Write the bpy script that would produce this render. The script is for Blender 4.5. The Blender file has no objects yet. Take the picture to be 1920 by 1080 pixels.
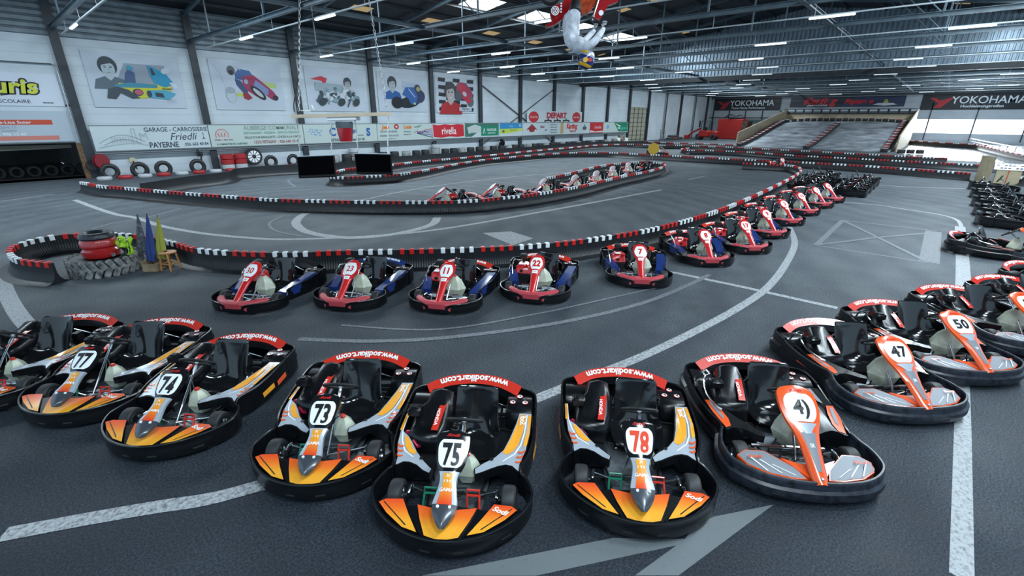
import bpy, bmesh, math, random
from mathutils import Vector, Matrix
from mathutils.geometry import tessellate_polygon
random.seed(7)
R_ = math.radians
S = bpy.context.scene
COL = S.collection

# ---------------------------------------------------------------- camera
CF, CH = 863.3, 3.5
CT, CA, CR = 0.3546, 0.7263, 0.00553
_f = Vector((math.cos(CA), math.sin(CA), 0)); _r = Vector((math.sin(CA), -math.cos(CA), 0)); _u = Vector((0, 0, 1))
_f3 = _f*math.cos(CT) - _u*math.sin(CT); _u2 = _f*math.sin(CT) + _u*math.cos(CT)
_r3 = _r*math.cos(CR) + _u2*math.sin(CR); _u3 = -_r*math.sin(CR) + _u2*math.cos(CR)
CAM = Vector((0, 0, CH))
cd = bpy.data.cameras.new('camera'); co = bpy.data.objects.new('camera', cd); COL.objects.link(co)
cd.sensor_width = 36; cd.lens = 36*CF/1920; cd.clip_end = 400; cd.clip_start = 0.05
m = Matrix((( _r3.x, _u3.x, -_f3.x, 0), (_r3.y, _u3.y, -_f3.y, 0), (_r3.z, _u3.z, -_f3.z, CH), (0, 0, 0, 1)))
co.matrix_world = m
S.camera = co
def ray(px, py): return _f3 + _r3*((px-960)/CF) + _u3*((540-py)/CF)
def G(px, py, z=0.0):                     # the point of the level z that the pixel shows
    d = ray(px, py); return CAM + d*((z-CH)/d.z)
def Wl(px, py, ax, val):
    d = ray(px, py); return CAM + d*(val/d[ax])

# ---------------------------------------------------------------- light
S.view_settings.view_transform = 'Standard'; S.view_settings.look = 'None'
S.view_settings.gamma = 1.0; S.view_settings.exposure = 0.18; S.view_settings.use_curve_mapping = False
S.cycles.use_denoising = True
S.cycles.max_bounces = 6; S.cycles.diffuse_bounces = 3; S.cycles.glossy_bounces = 3; S.cycles.transmission_bounces = 4
S.cycles.sample_clamp_indirect = 6
w = bpy.data.worlds.new('world'); S.world = w; w.use_nodes = True
w.node_tree.nodes['Background'].inputs[0].default_value = (0.56, 0.80, 1.0, 1)
w.node_tree.nodes['Background'].inputs[1].default_value = 1.0
ROOF0, SLOPE, EAVE_Y, RIDGE_Y = 9.7, 0.14, 37.3, 12.0
def roof_z(y): return ROOF0 + SLOPE*(EAVE_Y-y) if y > RIDGE_Y else ROOF0 + SLOPE*(EAVE_Y-RIDGE_Y) - SLOPE*(RIDGE_Y-y)
SKY_X = [-4.5, 1.2, 7.6, 14.1, 20.5, 26.9, 33.2, 39.8, 46.2, 60, 68, 78, 90]  # nearest entries are added skylights, out of view, to light the front karts
def area(name, loc, sx, sy, power, col=(0.76, 0.91, 1.0), rot=(0, 0, 0)):
    l = bpy.data.lights.new(name, 'AREA'); l.shape = 'RECTANGLE'; l.size = sx; l.size_y = sy; l.energy = power; l.color = col
    o = bpy.data.objects.new(name, l); COL.objects.link(o); o.location = loc; o.rotation_euler = rot
    return o
for x in SKY_X:
    for y in (26.8, -2.5):  # right-hand row is mirrored, added for broad light on the floor
        a = area('skylight_and_fill', (x, y, roof_z(y)-0.12), 3.0 if x < 50 else 5.0, 1.6, (850 if x > 10 else 650) if x < 50 else 1100, rot=(math.atan(SLOPE)*(-1 if y > 12 else 1), 0, 0))

# ---------------------------------------------------------------- materials
MATS = {}
def mat(name, col, rough=0.5, metal=0.0, emit=None, es=0.0, noise=0.0, nscale=8.0, coat=0.0, trans=0.0, bump=0.0, spec=0.5):
    if name in MATS: return MATS[name]
    M = bpy.data.materials.new(name); M.use_nodes = True; nt = M.node_tree; b = nt.nodes['Principled BSDF']
    c = (*col, 1)
    b.inputs['Base Color'].default_value = c; b.inputs['Roughness'].default_value = rough; b.inputs['Metallic'].default_value = metal
    b.inputs['Specular IOR Level'].default_value = spec
    if coat: b.inputs['Coat Weight'].default_value = coat; b.inputs['Coat Roughness'].default_value = 0.08
    if trans: b.inputs['Subsurface Weight'].default_value = trans; b.inputs['Subsurface Radius'].default_value = (0.05, 0.05, 0.05)
    if emit: b.inputs['Emission Color'].default_value = (*emit, 1); b.inputs['Emission Strength'].default_value = es
    if noise or bump:
        tc = nt.nodes.new('ShaderNodeTexCoord'); n = nt.nodes.new('ShaderNodeTexNoise'); n.inputs['Scale'].default_value = nscale; n.inputs['Detail'].default_value = 5
        nt.links.new(tc.outputs['Object'], n.inputs['Vector'])
        if noise:
            r = nt.nodes.new('ShaderNodeValToRGB'); r.color_ramp.elements[0].position = 0.3; r.color_ramp.elements[1].position = 0.75
            r.color_ramp.elements[0].color = (*[x*(1-noise) for x in col], 1); r.color_ramp.elements[1].color = (*[min(1, x*(1+noise)) for x in col], 1)
            nt.links.new(n.outputs['Fac'], r.inputs['Fac']); nt.links.new(r.outputs['Color'], b.inputs['Base Color'])
        if bump:
            bp = nt.nodes.new('ShaderNodeBump'); bp.inputs['Strength'].default_value = bump; bp.inputs['Distance'].default_value = 0.01
            nt.links.new(n.outputs['Fac'], bp.inputs['Height']); nt.links.new(bp.outputs['Normal'], b.inputs['Normal'])
    MATS[name] = M; return M
def ramp_mat(name, axis, stops, rough=0.25, coat=0.5):      # a printed colour fade along one axis of the part
    M = bpy.data.materials.new(name); M.use_nodes = True; nt = M.node_tree; b = nt.nodes['Principled BSDF']
    b.inputs['Roughness'].default_value = rough; b.inputs['Coat Weight'].default_value = coat
    tc = nt.nodes.new('ShaderNodeTexCoord'); sp = nt.nodes.new('ShaderNodeSeparateXYZ'); mr = nt.nodes.new('ShaderNodeMapRange'); r = nt.nodes.new('ShaderNodeValToRGB')
    a, z = stops[0][0], stops[-1][0]
    mr.inputs[1].default_value = a; mr.inputs[2].default_value = z
    nt.links.new(tc.outputs['Object'], sp.inputs[0]); nt.links.new(sp.outputs[axis], mr.inputs[0]); nt.links.new(mr.outputs[0], r.inputs['Fac'])
    e = r.color_ramp.elements
    while len(e) < len(stops): e.new(0.5)
    for k, (p, c) in enumerate(stops): e[k].position = (p-a)/(z-a); e[k].color = (*c, 1)
    nt.links.new(r.outputs['Color'], b.inputs['Base Color']); MATS[name] = M; return M
RED = (0.62, 0.03, 0.02); ORG = (0.9, 0.33, 0.03); DOR = (0.78, 0.09, 0.02)
BLK = mat('black_plastic', (0.005, 0.0058, 0.0075), 0.26, noise=0.35, nscale=6, spec=.38)
BLKG = mat('gloss_black', (0.008, 0.009, 0.011), 0.13, coat=0.4)
BLKM = mat('matte_black', (0.008, 0.009, 0.010), 0.55)
SCUF = mat('scuffed_black', (0.018, 0.022, 0.033), 0.38, noise=0.8, nscale=14)
RUB = mat('tyre_rubber', (0.02, 0.021, 0.023), 0.55)
MET = mat('bright_metal', (0.55, 0.58, 0.6), 0.22, 1.0)
ALU = mat('floor_aluminium', (0.34, 0.38, 0.42), 0.38, 0.85, noise=0.4, nscale=9)
DKM = mat('dark_metal', (0.05, 0.055, 0.06), 0.35, 0.8)
WHT = mat('white_sticker', (0.9, 0.92, 0.93), 0.5, spec=.3)
SIL = mat('silver_sticker', (0.48, 0.53, 0.6), 0.28, 0.25, coat=0.4)
GRY = mat('grey_sticker', (0.2, 0.22, 0.25), 0.45, spec=.4)
ORM = mat('orange_sticker', (0.95, 0.38, 0.035), 0.22, coat=0.5, noise=0.12, nscale=5)
DORM = mat('deep_orange_sticker', (0.8, 0.1, 0.02), 0.22, coat=0.5)
REDM = mat('red_sticker', (0.62, 0.035, 0.02), 0.25, coat=0.5)
REDP = mat('red_plastic', (0.6, 0.02, 0.022), 0.25, coat=0.5)
PINKR = mat('faded_red_plastic', (0.5, 0.055, 0.07), 0.4)
BLU = mat('blue_plastic', (0.012, 0.035, 0.17), 0.28, coat=0.5)
MAG = mat('crimson_engine', (0.36, 0.006, 0.045), 0.3, 0.3, noise=0.5, nscale=40)
GRN = mat('green_paint', (0.01, 0.2, 0.11), 0.3)
RDIG = mat('matte_red_print', (0.6, 0.015, 0.012), 0.65, spec=.2)
RLIT = mat('matte_light_red_print', (0.75, 0.07, 0.03), 0.65, spec=.2)
TANK = mat('milky_tank', (0.55, 0.58, 0.46), 0.35, noise=0.3, nscale=7, trans=0.2)
INK = mat('black_print', (0.012, 0.012, 0.014), 0.35)
YEL = mat('yellow_print', (0.75, 0.6, 0.02), 0.3)
FADE = ramp_mat('orange_fade', 0, [(0.78, (0.78, 0.07, 0.02)), (0.9, (0.85, 0.17, 0.02)), (1.0, (0.9, 0.38, 0.03)), (1.15, (0.9, 0.42, 0.04))])
FADES = ramp_mat('orange_side_fade', 0, [(0.74, (0.75, 0.05, 0.02)), (0.85, (0.85, 0.17, 0.02)), (0.96, (0.9, 0.38, 0.03)), (1.15, (0.9, 0.42, 0.04))])
STEMF = ramp_mat('stem_fade', 0, [(0.6, (0.9, 0.42, 0.04)), (0.76, (0.88, 0.33, 0.03)), (0.9, (0.8, 0.07, 0.02))])

# ---------------------------------------------------------------- mesh tools
class MB:
    def __init__(s): s.v = []; s.f = []; s.m = []
    def add(s, vs, fs, mi=0):
        b = len(s.v); s.v += [tuple(v) for v in vs]; s.f += [tuple(i+b for i in f) for f in fs]; s.m += [mi]*len(fs)
    def box(s, c, size, mi=0, rz=0, M=None, taper=1.0, bev=0.0):
        x, y, z = [k/2 for k in size]; vs = []
        if bev:
            b = min(bev, x*.9, y*.9, z*.9)
            lay = [(-z, b), (-z+b, 0), (z-b, 0), (z, b)]; rings = []
            for zz, i in lay:
                X = (x-i)*(taper if zz > 0 else 1); Y = (y-i)*(taper if zz > 0 else 1); k = b*0.7
                rings.append([(X-k, -Y, zz), (X, -Y+k, zz), (X, Y-k, zz), (X-k, Y, zz), (-X+k, Y, zz), (-X, Y-k, zz), (-X, -Y+k, zz), (-X+k, -Y, zz)])
            vs = [p for r in rings for p in r]; fs = []
            for r in range(3):
                for k in range(8): fs.append((r*8+k, r*8+(k+1) % 8, (r+1)*8+(k+1) % 8, (r+1)*8+k))
            fs += [tuple(range(7, -1, -1)), tuple(range(24, 32))]
        else:
            for k in range(8):
                t = taper if k & 4 else 1
                vs.append(((x if k & 1 else -x)*t, (y if k & 2 else -y)*t, z if k & 4 else -z))
            fs = [(0, 2, 3, 1), (4, 5, 7, 6), (0, 1, 5, 4), (2, 6, 7, 3), (0, 4, 6, 2), (1, 3, 7, 5)]
        Mx = Matrix.Translation(c) @ (M.to_4x4() if M else Matrix.Rotation(rz, 4, 'Z'))
        s.add([Mx @ Vector(v) for v in vs], fs, mi)
    def tube(s, pts, r, n=8, mi=0, closed=False, cap=True):
        P = [Vector(p) for p in pts]; N = len(P); rs = r if isinstance(r, (list, tuple)) else [r]*N
        up = None; vs = []
        for i, p in enumerate(P):
            if closed: t = P[(i+1) % N]-P[i-1]
            else: t = P[min(i+1, N-1)]-P[max(i-1, 0)]
            t = t.normalized()
            if up is None:
                up = Vector((0, 0, 1)) if abs(t.z) < 0.9 else Vector((1, 0, 0))
            a = t.cross(up)
            if a.length < 1e-5: a = t.orthogonal()
            a.normalize(); b = a.cross(t).normalized(); up = b
            for k in range(n):
                an = 2*math.pi*k/n; vs.append(p + (a*math.cos(an)+b*math.sin(an))*rs[i])
        fs = []
        for i in range(N if closed else N-1):
            j = (i+1) % N
            for k in range(n): fs.append((i*n+k, i*n+(k+1) % n, j*n+(k+1) % n, j*n+k))
        if cap and not closed: fs += [tuple(range(n-1, -1, -1)), tuple(range((N-1)*n, N*n))]
        s.add(vs, fs, mi)
    def loft(s, rings, mi=0, closed=True, cap=True, mis=None):
        n = len(rings[0]); vs = [p for r in rings for p in r]; b = len(s.v)
        s.v += [tuple(v) for v in vs]
        for i in range(len(rings)-1):
            for k in range(n if closed else n-1):
                s.f.append((b+i*n+k, b+i*n+(k+1) % n, b+(i+1)*n+(k+1) % n, b+(i+1)*n+k)); s.m.append(mis[i] if mis else mi)
        if cap and closed:
            s.f.append(tuple(b+k for k in range(n-1, -1, -1))); s.m.append(mis[0] if mis else mi)
            s.f.append(tuple(b+(len(rings)-1)*n+k for k in range(n))); s.m.append(mis[-1] if mis else mi)
    def grid(s, fn, nu, nv, mi=0, u0=0, u1=1, v0=0, v1=1):
        vs = [fn(u0+(u1-u0)*i/nu, v0+(v1-v0)*j/nv) for i in range(nu+1) for j in range(nv+1)]
        fs = [(i*(nv+1)+j, (i+1)*(nv+1)+j, (i+1)*(nv+1)+j+1, i*(nv+1)+j+1) for i in range(nu) for j in range(nv)]
        s.add(vs, fs, mi)
    def sheet(s, poly, zf, mi=0):
        z = zf if callable(zf) else (lambda x, y: zf)
        tr = tessellate_polygon([[Vector((p[0], p[1], 0)) for p in poly]])
        s.add([(p[0], p[1], z(p[0], p[1])) for p in poly], [tuple(t) for t in tr], mi)
    def prism(s, poly, zf, zb, mi=0):
        z = zf if callable(zf) else (lambda x, y: zf); g = zb if callable(zb) else (lambda x, y: zb)
        n = len(poly); tr = tessellate_polygon([[Vector((p[0], p[1], 0)) for p in poly]])
        vs = [(p[0], p[1], z(p[0], p[1])) for p in poly] + [(p[0], p[1], g(p[0], p[1])) for p in poly]
        s.add(vs, [tuple(t) for t in tr] + [tuple(i+n for i in reversed(t)) for t in tr] + [(i, (i+1) % n, (i+1) % n+n, i+n) for i in range(n)], mi)
    def disc(s, c, r, n=20, mi=0, ax='z', fn=None, sy=1.0):
        pts = [(r*math.cos(2*math.pi*k/n), r*sy*math.sin(2*math.pi*k/n)) for k in range(n)]
        c = Vector(c)
        def P(u, v):
            if fn: return fn(u, v)
            return c+Vector({'z': (u, v, 0), 'x': (0, u, v), 'y': (u, 0, v), '-x': (0, -u, v)}[ax])
        s.add([P(*p) for p in pts], [tuple(range(n))], mi)
    def lathe(s, prof, c=(0, 0, 0), n=24, mi=0, M=None, mis=None, closed=False):
        rings = []
        for r, z in prof:
            ring = []
            for k in range(n):
                a = 2*math.pi*k/n; p = Vector((r*math.cos(a), r*math.sin(a), z))
                if M: p = M @ p
                ring.append(p+Vector(c))
            rings.append(ring)
        if closed: rings.append(rings[0])
        s.loft(rings, mi, cap=not closed, mis=mis)
    def torus(s, c, R, r, n=28, k=8, mi=0, M=None):
        s.lathe([(R+r*math.cos(2*math.pi*j/k), r*math.sin(2*math.pi*j/k)) for j in range(k)], c, n, mi, M, closed=True)
    def text(s, string, fn, size=1.0, mi=0, align='C', sx=1.0, bold=0.0, shear=0.0, space=1.0):
        vs, fs, wd = glyphs(string, bold, shear, space)
        off = -wd/2 if align == 'C' else (0 if align == 'L' else -wd)
        s.add([fn((x+off)*size*sx, y*size) for x, y in vs], fs, mi)
        return wd*size*sx
    def build(s, name, mats, parent=None, angle=35, loc=None):
        me = bpy.data.meshes.new(name); me.from_pydata(s.v, [], s.f)
        for M in (mats if isinstance(mats, (list, tuple)) else [mats]): me.materials.append(M)
        me.polygons.foreach_set('material_index', s.m)
        me.polygons.foreach_set('use_smooth', [True]*len(s.f))
        me.update()
        bm = bmesh.new(); bm.from_mesh(me); bmesh.ops.recalc_face_normals(bm, faces=bm.faces); bm.to_mesh(me); bm.free()
        me.set_sharp_from_angle(angle=R_(angle))
        o = bpy.data.objects.new(name, me); COL.objects.link(o)
        if parent: o.parent = parent
        if loc: o.location = loc
        return o
_gl = {}
def glyphs(string, bold, shear, space):
    key = (string, bold, shear, space)
    if key in _gl: return _gl[key]
    c = bpy.data.curves.new('t', 'FONT'); c.body = string; c.fill_mode = 'FRONT'; c.resolution_u = 3; c.offset = bold; c.shear = shear; c.space_character = space
    o = bpy.data.objects.new('t', c); COL.objects.link(o)
    dg = bpy.context.evaluated_depsgraph_get(); me = bpy.data.meshes.new_from_object(o.evaluated_get(dg))
    vs = [(v.co.x, v.co.y-0.35) for v in me.vertices]; fs = [tuple(p.vertices) for p in me.polygons]
    mn = min([v[0] for v in vs] or [0]); mx = max([v[0] for v in vs] or [0]); vs = [(a-mn, b) for a, b in vs]
    bpy.data.objects.remove(o); bpy.data.meshes.remove(me); bpy.data.curves.remove(c)
    _gl[key] = (vs, fs, mx-mn); return _gl[key]
def tag(o, label=None, cat=None, group=None, kind=None):
    if label: o['label'] = label
    if cat: o['category'] = cat
    if group: o['group'] = group
    if kind: o['kind'] = kind
    return o
def empty(name, loc=(0, 0, 0), rz=0):
    o = bpy.data.objects.new(name, None); COL.objects.link(o); o.location = loc; o.rotation_euler = (0, 0, rz); o.empty_display_size = 0.2
    return o
def struct(o): o['kind'] = 'structure'; return o
def cr(pts, n=8, closed=False):           # Catmull-Rom through the points
    P = [Vector(p) for p in pts]; N = len(P); out = []
    rng = range(N) if closed else range(N-1)
    for i in rng:
        if closed: a, b, c, d = P[i-1], P[i], P[(i+1) % N], P[(i+2) % N]
        else: a, b, c, d = P[max(i-1, 0)], P[i], P[i+1], P[min(i+2, N-1)]
        for k in range(n):
            t = k/n; out.append(0.5*((2*b)+(c-a)*t+(2*a-5*b+4*c-d)*t*t+(3*b-a-3*c+d)*t**3))
    if not closed: out.append(P[-1])
    return out
def resample(P, ds):
    out = [P[0].copy()]; acc = 0.0
    for a, b in zip(P, P[1:]):
        L = (b-a).length
        while acc+L >= ds and L > 0:
            t = (ds-acc)/L; a = a.lerp(b, t); out.append(a.copy()); L = (b-a).length; acc = 0.0
        acc += L
    return out


# ---------------------------------------------------------------- karts
RX = Matrix.Rotation(math.pi/2, 3, 'X')
def ring_part(name, pts, kind, mats, root, slots=(), zb=0.045):
    """an open run of the bumper: pts are (x, y, top height)"""
    P = cr(pts, 6); mb = MB(); rings = []
    bul = {'A': 0.006, 'B': 0.05, 'C': 0.006, 'D': 0.004}[kind]
    for i, p in enumerate(P):
        t = (P[min(i+1, len(P)-1)]-P[max(i-1, 0)]); t.z = 0; t.normalize(); n = Vector((t.y, -t.x, 0))
        zt = p.z; h = zt-zb; b = Vector((p.x, p.y, 0))
        prof = [(-0.035, zb), (-0.012, zb), (bul*0.55, zb+h*0.07), (bul, zb+h*0.3), (bul*0.95, zb+h*0.55), (bul*.35, zb+h*0.63), (bul*.25, zt-0.03), (0.008, zt-0.008), (0.002, zt), (-0.014, zt+.001), (-0.02, zt-0.008), (-0.018, zt-0.03), (-0.02, zb+h*0.5)]
        rings.append([b+n*o+Vector((0, 0, z)) for o, z in prof])
    mb.loft(rings)
    if kind in 'AB':
        for f in slots:           # dark slot with a bright lip
            for k in range(int(f*len(P)), int(f*len(P))+3):
                a, c = P[k], P[k+1]; t = (c-a); t.z = 0; t.normalize(); n = Vector((t.y, -t.x, 0)); z0 = zb+(a.z-zb)*0.28; z1 = zb+(a.z-zb)*0.48
                o = bul+0.004
                mb.add([a.xy.to_3d()+n*o+Vector((0, 0, z0)), c.xy.to_3d()+n*o+Vector((0, 0, z0)), c.xy.to_3d()+n*(o-0.01)+Vector((0, 0, z1)), a.xy.to_3d()+n*(o-0.01)+Vector((0, 0, z1))], [(0, 1, 2, 3)], 1)
    return mb.build(name, mats, root, 40)
def mir(P): return [(p[0], -p[1], *p[2:]) for p in P]
FRONT = {'A': [(.37, -.66, .30), (.40, -.71, .28), (.50, -.765, .26), (.63, -.78, .255), (.80, -.70, .25), (.95, -.55, .25), (1.06, -.37, .245), (1.12, -.18, .24), (1.14, 0, .24)],
         'B': [(.34, -.68, .32), (.44, -.72, .30), (.60, -.76, .295), (.80, -.735, .29), (.95, -.60, .285), (1.04, -.42, .28), (1.08, -.2, .275), (1.09, 0, .275)],
         'C': [(.34, -.62, .27), (.42, -.68, .25), (.55, -.74, .24), (.75, -.70, .24), (.92, -.58, .24), (1.05, -.40, .24), (1.09, -.18, .215), (1.10, 0, .21)]}
SIDE = {'A': [(.38, .665, .30), (.30, .67, .33), (.10, .74, .33), (-.15, .775, .34), (-.40, .785, .36), (-.56, .785, .37)],
        'B': [(.36, .685, .30), (.25, .68, .32), (.10, .72, .31), (-.15, .76, .31), (-.40, .785, .33), (-.56, .79, .36)],
        'C': [(.36, .63, .28), (.25, .63, .29), (.0, .68, .30), (-.25, .74, .31), (-.50, .76, .33), (-.6, .76, .34)]}
REAR = [(-.57, .785, .375), (-.75, .785, .38), (-.88, .75, .385), (-.97, .62, .38), (-1.03, .42, .36), (-1.07, .2, .34), (-1.08, 0, .34)]
def tyre(x, y, r, wd, name, root):
    mb = MB(); h = wd/2
    mb.lathe([(r*.52, -h*.8), (r*.62, -h), (r*.86, -h), (r*.97, -h*.78), (r, -h*.4), (r, h*.4), (r*.97, h*.78), (r*.86, h), (r*.62, h), (r*.52, h*.8)], (x, y, r), 30, 0, RX, closed=True)
    t = mb.build(name, RUB, root)
    mb = MB(); mb.lathe([(r*.56, -h*.82), (r*.5, -h*.86), (r*.46, -h*.6), (r*.46, h*.6), (r*.5, h*.86), (r*.56, h*.82)], (x, y, r), 20, 0, RX, closed=True)
    for sd in (-1, 1):
        mb.lathe([(.012, 0), (r*.2, 0), (r*.22, .02)], (x, y+sd*h*.45, r), 14, 0, RX)
        for k in range(3):
            a = k*2.094; mb.box((x+math.cos(a)*r*.33, y+sd*h*.4, r+math.sin(a)*r*.33), (r*.36, .012, r*.16), M=Matrix.Rotation(-a, 3, 'Y'))
    mb.build('rim', MET, t)
    return t
def fairing_surface(secs, crown):
    P = cr([(a, b, c) for a, b, c in secs], 5)          # (x, z, halfwidth)
    def S_(a, t, off=0.0):
        a = min(max(a, 0), 1)*(len(P)-1); i = min(int(a), len(P)-2); f = a-i; p = P[i].lerp(P[i+1], f)
        q0 = P[max(i-1, 0)]; q1 = P[min(i+2, len(P)-1)]; tx, tz = q1.x-q0.x, q1.y-q0.y; L = math.hypot(tx, tz) or 1; nx, nz = tz/L, -tx/L
        o = crown*(1-t*t)+off
        return Vector((p.x+nx*o, p.z*t, p.y+nz*o))
    return P, S_
def arc_at(P, x):                                        # fraction of the run where the surface reaches x
    for i in range(len(P)-1):
        if P[i].x >= x >= P[i+1].x: return (i+(P[i].x-x)/max(1e-6, P[i].x-P[i+1].x))/(len(P)-1)
    return 1.0
FAIR = {'A': [(1.065, .285, .022), (1.03, .315, .058), (.97, .35, .095), (.90, .38, .112), (.80, .425, .09), (.72, .468, .078), (.66, .503, .092), (.62, .53, .118), (.57, .565, .14), (.48, .63, .158), (.41, .68, .16), (.375, .705, .145), (.35, .71, .11)],
        'B': [(1.10, .25, .055), (1.04, .29, .07), (.93, .37, .078), (.80, .46, .092), (.68, .54, .12), (.58, .61, .165), (.48, .68, .19), (.38, .745, .19), (.30, .785, .17), (.26, .80, .12)],
        'C': [(1.02, .24, .055), (.95, .29, .062), (.83, .38, .068), (.70, .48, .078), (.60, .555, .10), (.52, .61, .135), (.44, .67, .155), (.36, .725, .15), (.29, .77, .12), (.26, .785, .07)]}
def build_fairing(kind, root, white=False):
    P, Sf = fairing_surface(FAIR[kind], .03 if kind != 'A' else .02); N = len(P)
    mb = MB(); rings = []; th = .06 if kind == 'A' else .05
    for i in range(N):
        a = i/(N-1); r = [Sf(a, -1+2*k/8) for k in range(9)]
        c = Sf(a, 0); n = (Sf(a, 0, .01)-c).normalized(); e = min(1, (N-1-i)/3, (i+1)/4)*th
        r += [r[8]*1.0-n*e*.5+Vector((0, .004, 0)), Sf(a, .8)-n*e, Sf(a, -.8)-n*e, r[0]-n*e*.5-Vector((0, .004, 0))]
        rings.append(r)
    if kind == 'A': mis = [0 if P[i].x > .9 else (2 if P[i].x > .66 else 1) for i in range(N)]; mats = [DKP, BLKG, SIL, STEMF, RDIG, WHT, ORM]
    elif kind == 'B': mis = [0]*N; mats = [DORM, GRY, SIL, WHT, RDIG, INK]
    else: mis = [0]*N; mats = [PALE if white else REDP, WHT, RDIG, INK]
    mb.loft(rings, mis=mis)
    A = lambda x: arc_at(P, x)
    if kind == 'A':
        mb.grid(lambda u, v: Sf(A(.905)+(A(.665)-A(.905))*u, (-.62+1.24*v)*(1-.1*math.sin(u*3)), .0035), 12, 6, 3)
        for s in (-1, 1): mb.lathe([(.014, 0), (.014, .012), (.008, .016)], Sf(A(.925), s*.5), 10, 5)
        W_ = lambda t0, x, sz, mi, bold=.02, sx=1: mb.text(t0, lambda u, v: Sf(A(x)+v/1.05, u/.075, .0055), sz, mi, bold=bold, sx=sx)
        W_('X', .685, .045, 5); W_('1 9 0', .725, .036, 5, .01); W_('GAMA', .79, .04, 5, .02)
        mb.text('Sodi', lambda u, v: Sf(A(.388)+v/1.05, u/.158, .004), .072, 4, bold=.03, shear=.35)
    elif kind == 'B':
        mb.grid(lambda u, v: Sf(A(1.0)+(A(.69)-A(1.0))*u, (-1+2*v)*(.3+.3*u), .003), 12, 4, 1)
        mb.grid(lambda u, v: Sf(A(.70)+(A(.61)-A(.70))*u, (-1+2*v)*(.25+.5*u), .0045), 5, 4, 2)
        mb.text('Sodi', lambda u, v: Sf(A(.315)+v/1.15, u/.18, .004), .07, 4, bold=.02, shear=.35)
        mb.text('SR', lambda u, v: Sf(A(.8)+v/1.15, u/.1, .006), .045, 3, bold=.02)
        mb.lathe([(.016, 0), (.016, .012), (.009, .016)], Sf(A(1.06), 0), 10, 2)
    else:
        mb.grid(lambda u, v: Sf(A(.655)+(A(.595)-A(.655))*u, -.6+1.2*v, .003), 3, 3, 1)
        mb.text('Sodi', lambda u, v: Sf(A(.625)+v/1.05, u/.09, .0045), .03, 2, bold=.02)
        if white: mb.grid(lambda u, v: Sf(A(.9)+(A(.62)-A(.9))*u, -.25+.5*v, .003), 6, 2, 2)
    return mb.build('front_fairing', mats, root, 50), P, Sf, A
DKP = mat('charcoal_plastic', (0.06, 0.07, 0.085), 0.28, 0.2, coat=0.3)
PALE = mat('pale_pink_plastic', (0.55, 0.45, 0.48), 0.35)
def number_plate(kind, num, P, Sf, A, parent, style):
    """the white sticker with the start number, a part of the fairing"""
    mb = MB(); lo, hi, wf = {'A': (.625, .42, .86), 'B': (.60, .35, .80), 'C': (.57, .33, .84)}[kind]; a0, a1 = A(lo), A(hi)
    def fn(u, v):                                        # rounded plate, sampled as a fan of rows
        k = 2*v-1; c = 1-abs(2*u-1)**4*.32 if kind != 'C' else (.62+.38*math.sin(math.pi*min(1, .15+u*.85)))
        if kind == 'B': c = math.sqrt(max(.05, 1-abs(2*u-1)**3*.6))
        return Sf(a0+(a1-a0)*u, k*wf*c, .004)
    mb.grid(fn, 12, 8, 0)
    am = (a0+a1)/2; L = sum((Sf(i/60, 0)-Sf((i+1)/60, 0)).length for i in range(60)); wm = {'A': .15, 'B': .18, 'C': .145}[kind]
    sz, sx = {'A': (.21, .84), 'B': (.19, .95), 'C': (.19, .72)}[kind]
    if style == 'red_on_red':                            # white outlined digits on a red plate
        mb.text(num, lambda u, v: Sf(am+v/L, u/wm, .006), sz, 1, bold=.02, sx=sx, space=1.05)
        return mb.build('number_plate', [WHT, RDIG], parent)
    if num: mb.text(num, lambda u, v: Sf(am+v/L, u/wm, .0075), sz*(1.12 if kind == 'C' else 1), 1, bold=.05 if kind == 'C' else .035, sx=sx, space=1.06)
    return mb.build('number_plate', [WHT if style != 'blank' else PALE, INK if style == 'black' else (RLIT if kind == 'A' else RDIG)], parent)
def seat(root, kind):
    prof = [(.07, .165, .21, .03), (.0, .14, .235, .06), (-.12, .12, .255, .10), (-.26, .125, .26, .14), (-.36, .17, .245, .155), (-.42, .27, .225, .14), (-.465, .42, .21, .10), (-.50, .57, .208, .06), (-.515, .64, .20, .04), (-.53, .665, .17, .02)]
    P = cr([(a, b, 0) for a, b, c, d in prof], 4); Q = cr([(c*1.14, d, 0) for a, b, c, d in prof], 4); mb = MB(); N = len(P)
    def sf(i, u, off=0):
        p, q = P[i], Q[i]; a, b = P[max(i-1, 0)], P[min(i+1, N-1)]; tx, tz = b.x-a.x, b.y-a.y; L = math.hypot(tx, tz) or 1; nx, nz = -tz/L, tx/L
        if nx < 0 and nz < 0: nx, nz = -nx, -nz
        nx, nz = tz/L, -tx/L
        o = -(q.y*abs(u)**3)-off+0.0
        return Vector((p.x-nx*-o*-1, .10+q.x*u, p.y-nz*-o*-1))
    def pt(i, u, off):
        p, q = P[i], Q[i]; a, b = P[max(i-1, 0)], P[min(i+1, N-1)]; t = Vector((b.x-a.x, 0, b.y-a.y)).normalized(); n = Vector((t.z, 0, -t.x))
        return Vector((p.x, .10+(q.x+.012*(off > 0))*u, p.y)) + n*(q.y*abs(u)**2.6 - off)
    K = 14; rings = []
    for i in range(N):
        r = [pt(i, -1+2*k/K, 0) for k in range(K+1)] + [pt(i, 1-2*k/K, .014) for k in range(K+1)]
        rings.append(r)
    mb.loft(rings)
    o = mb.build('seat', [BLKG, YEL], root, 60)
    mb = MB()
    for s in (-1, 1): mb.tube([(.02, .10+s*.24, .10), (-.2, .10+s*.25, .12), (-.45, .10+s*.235, .2)], .011, 6)
    mb.tube([(-.45, .335, .5), (-.60, .42, .36), (-.74, .45, .16)], .011, 6); mb.tube([(-.45, -.13, .5), (-.70, -.16, .16)], .011, 6)
    mb.build('seat_stay', MET, root)
    return o
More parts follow.
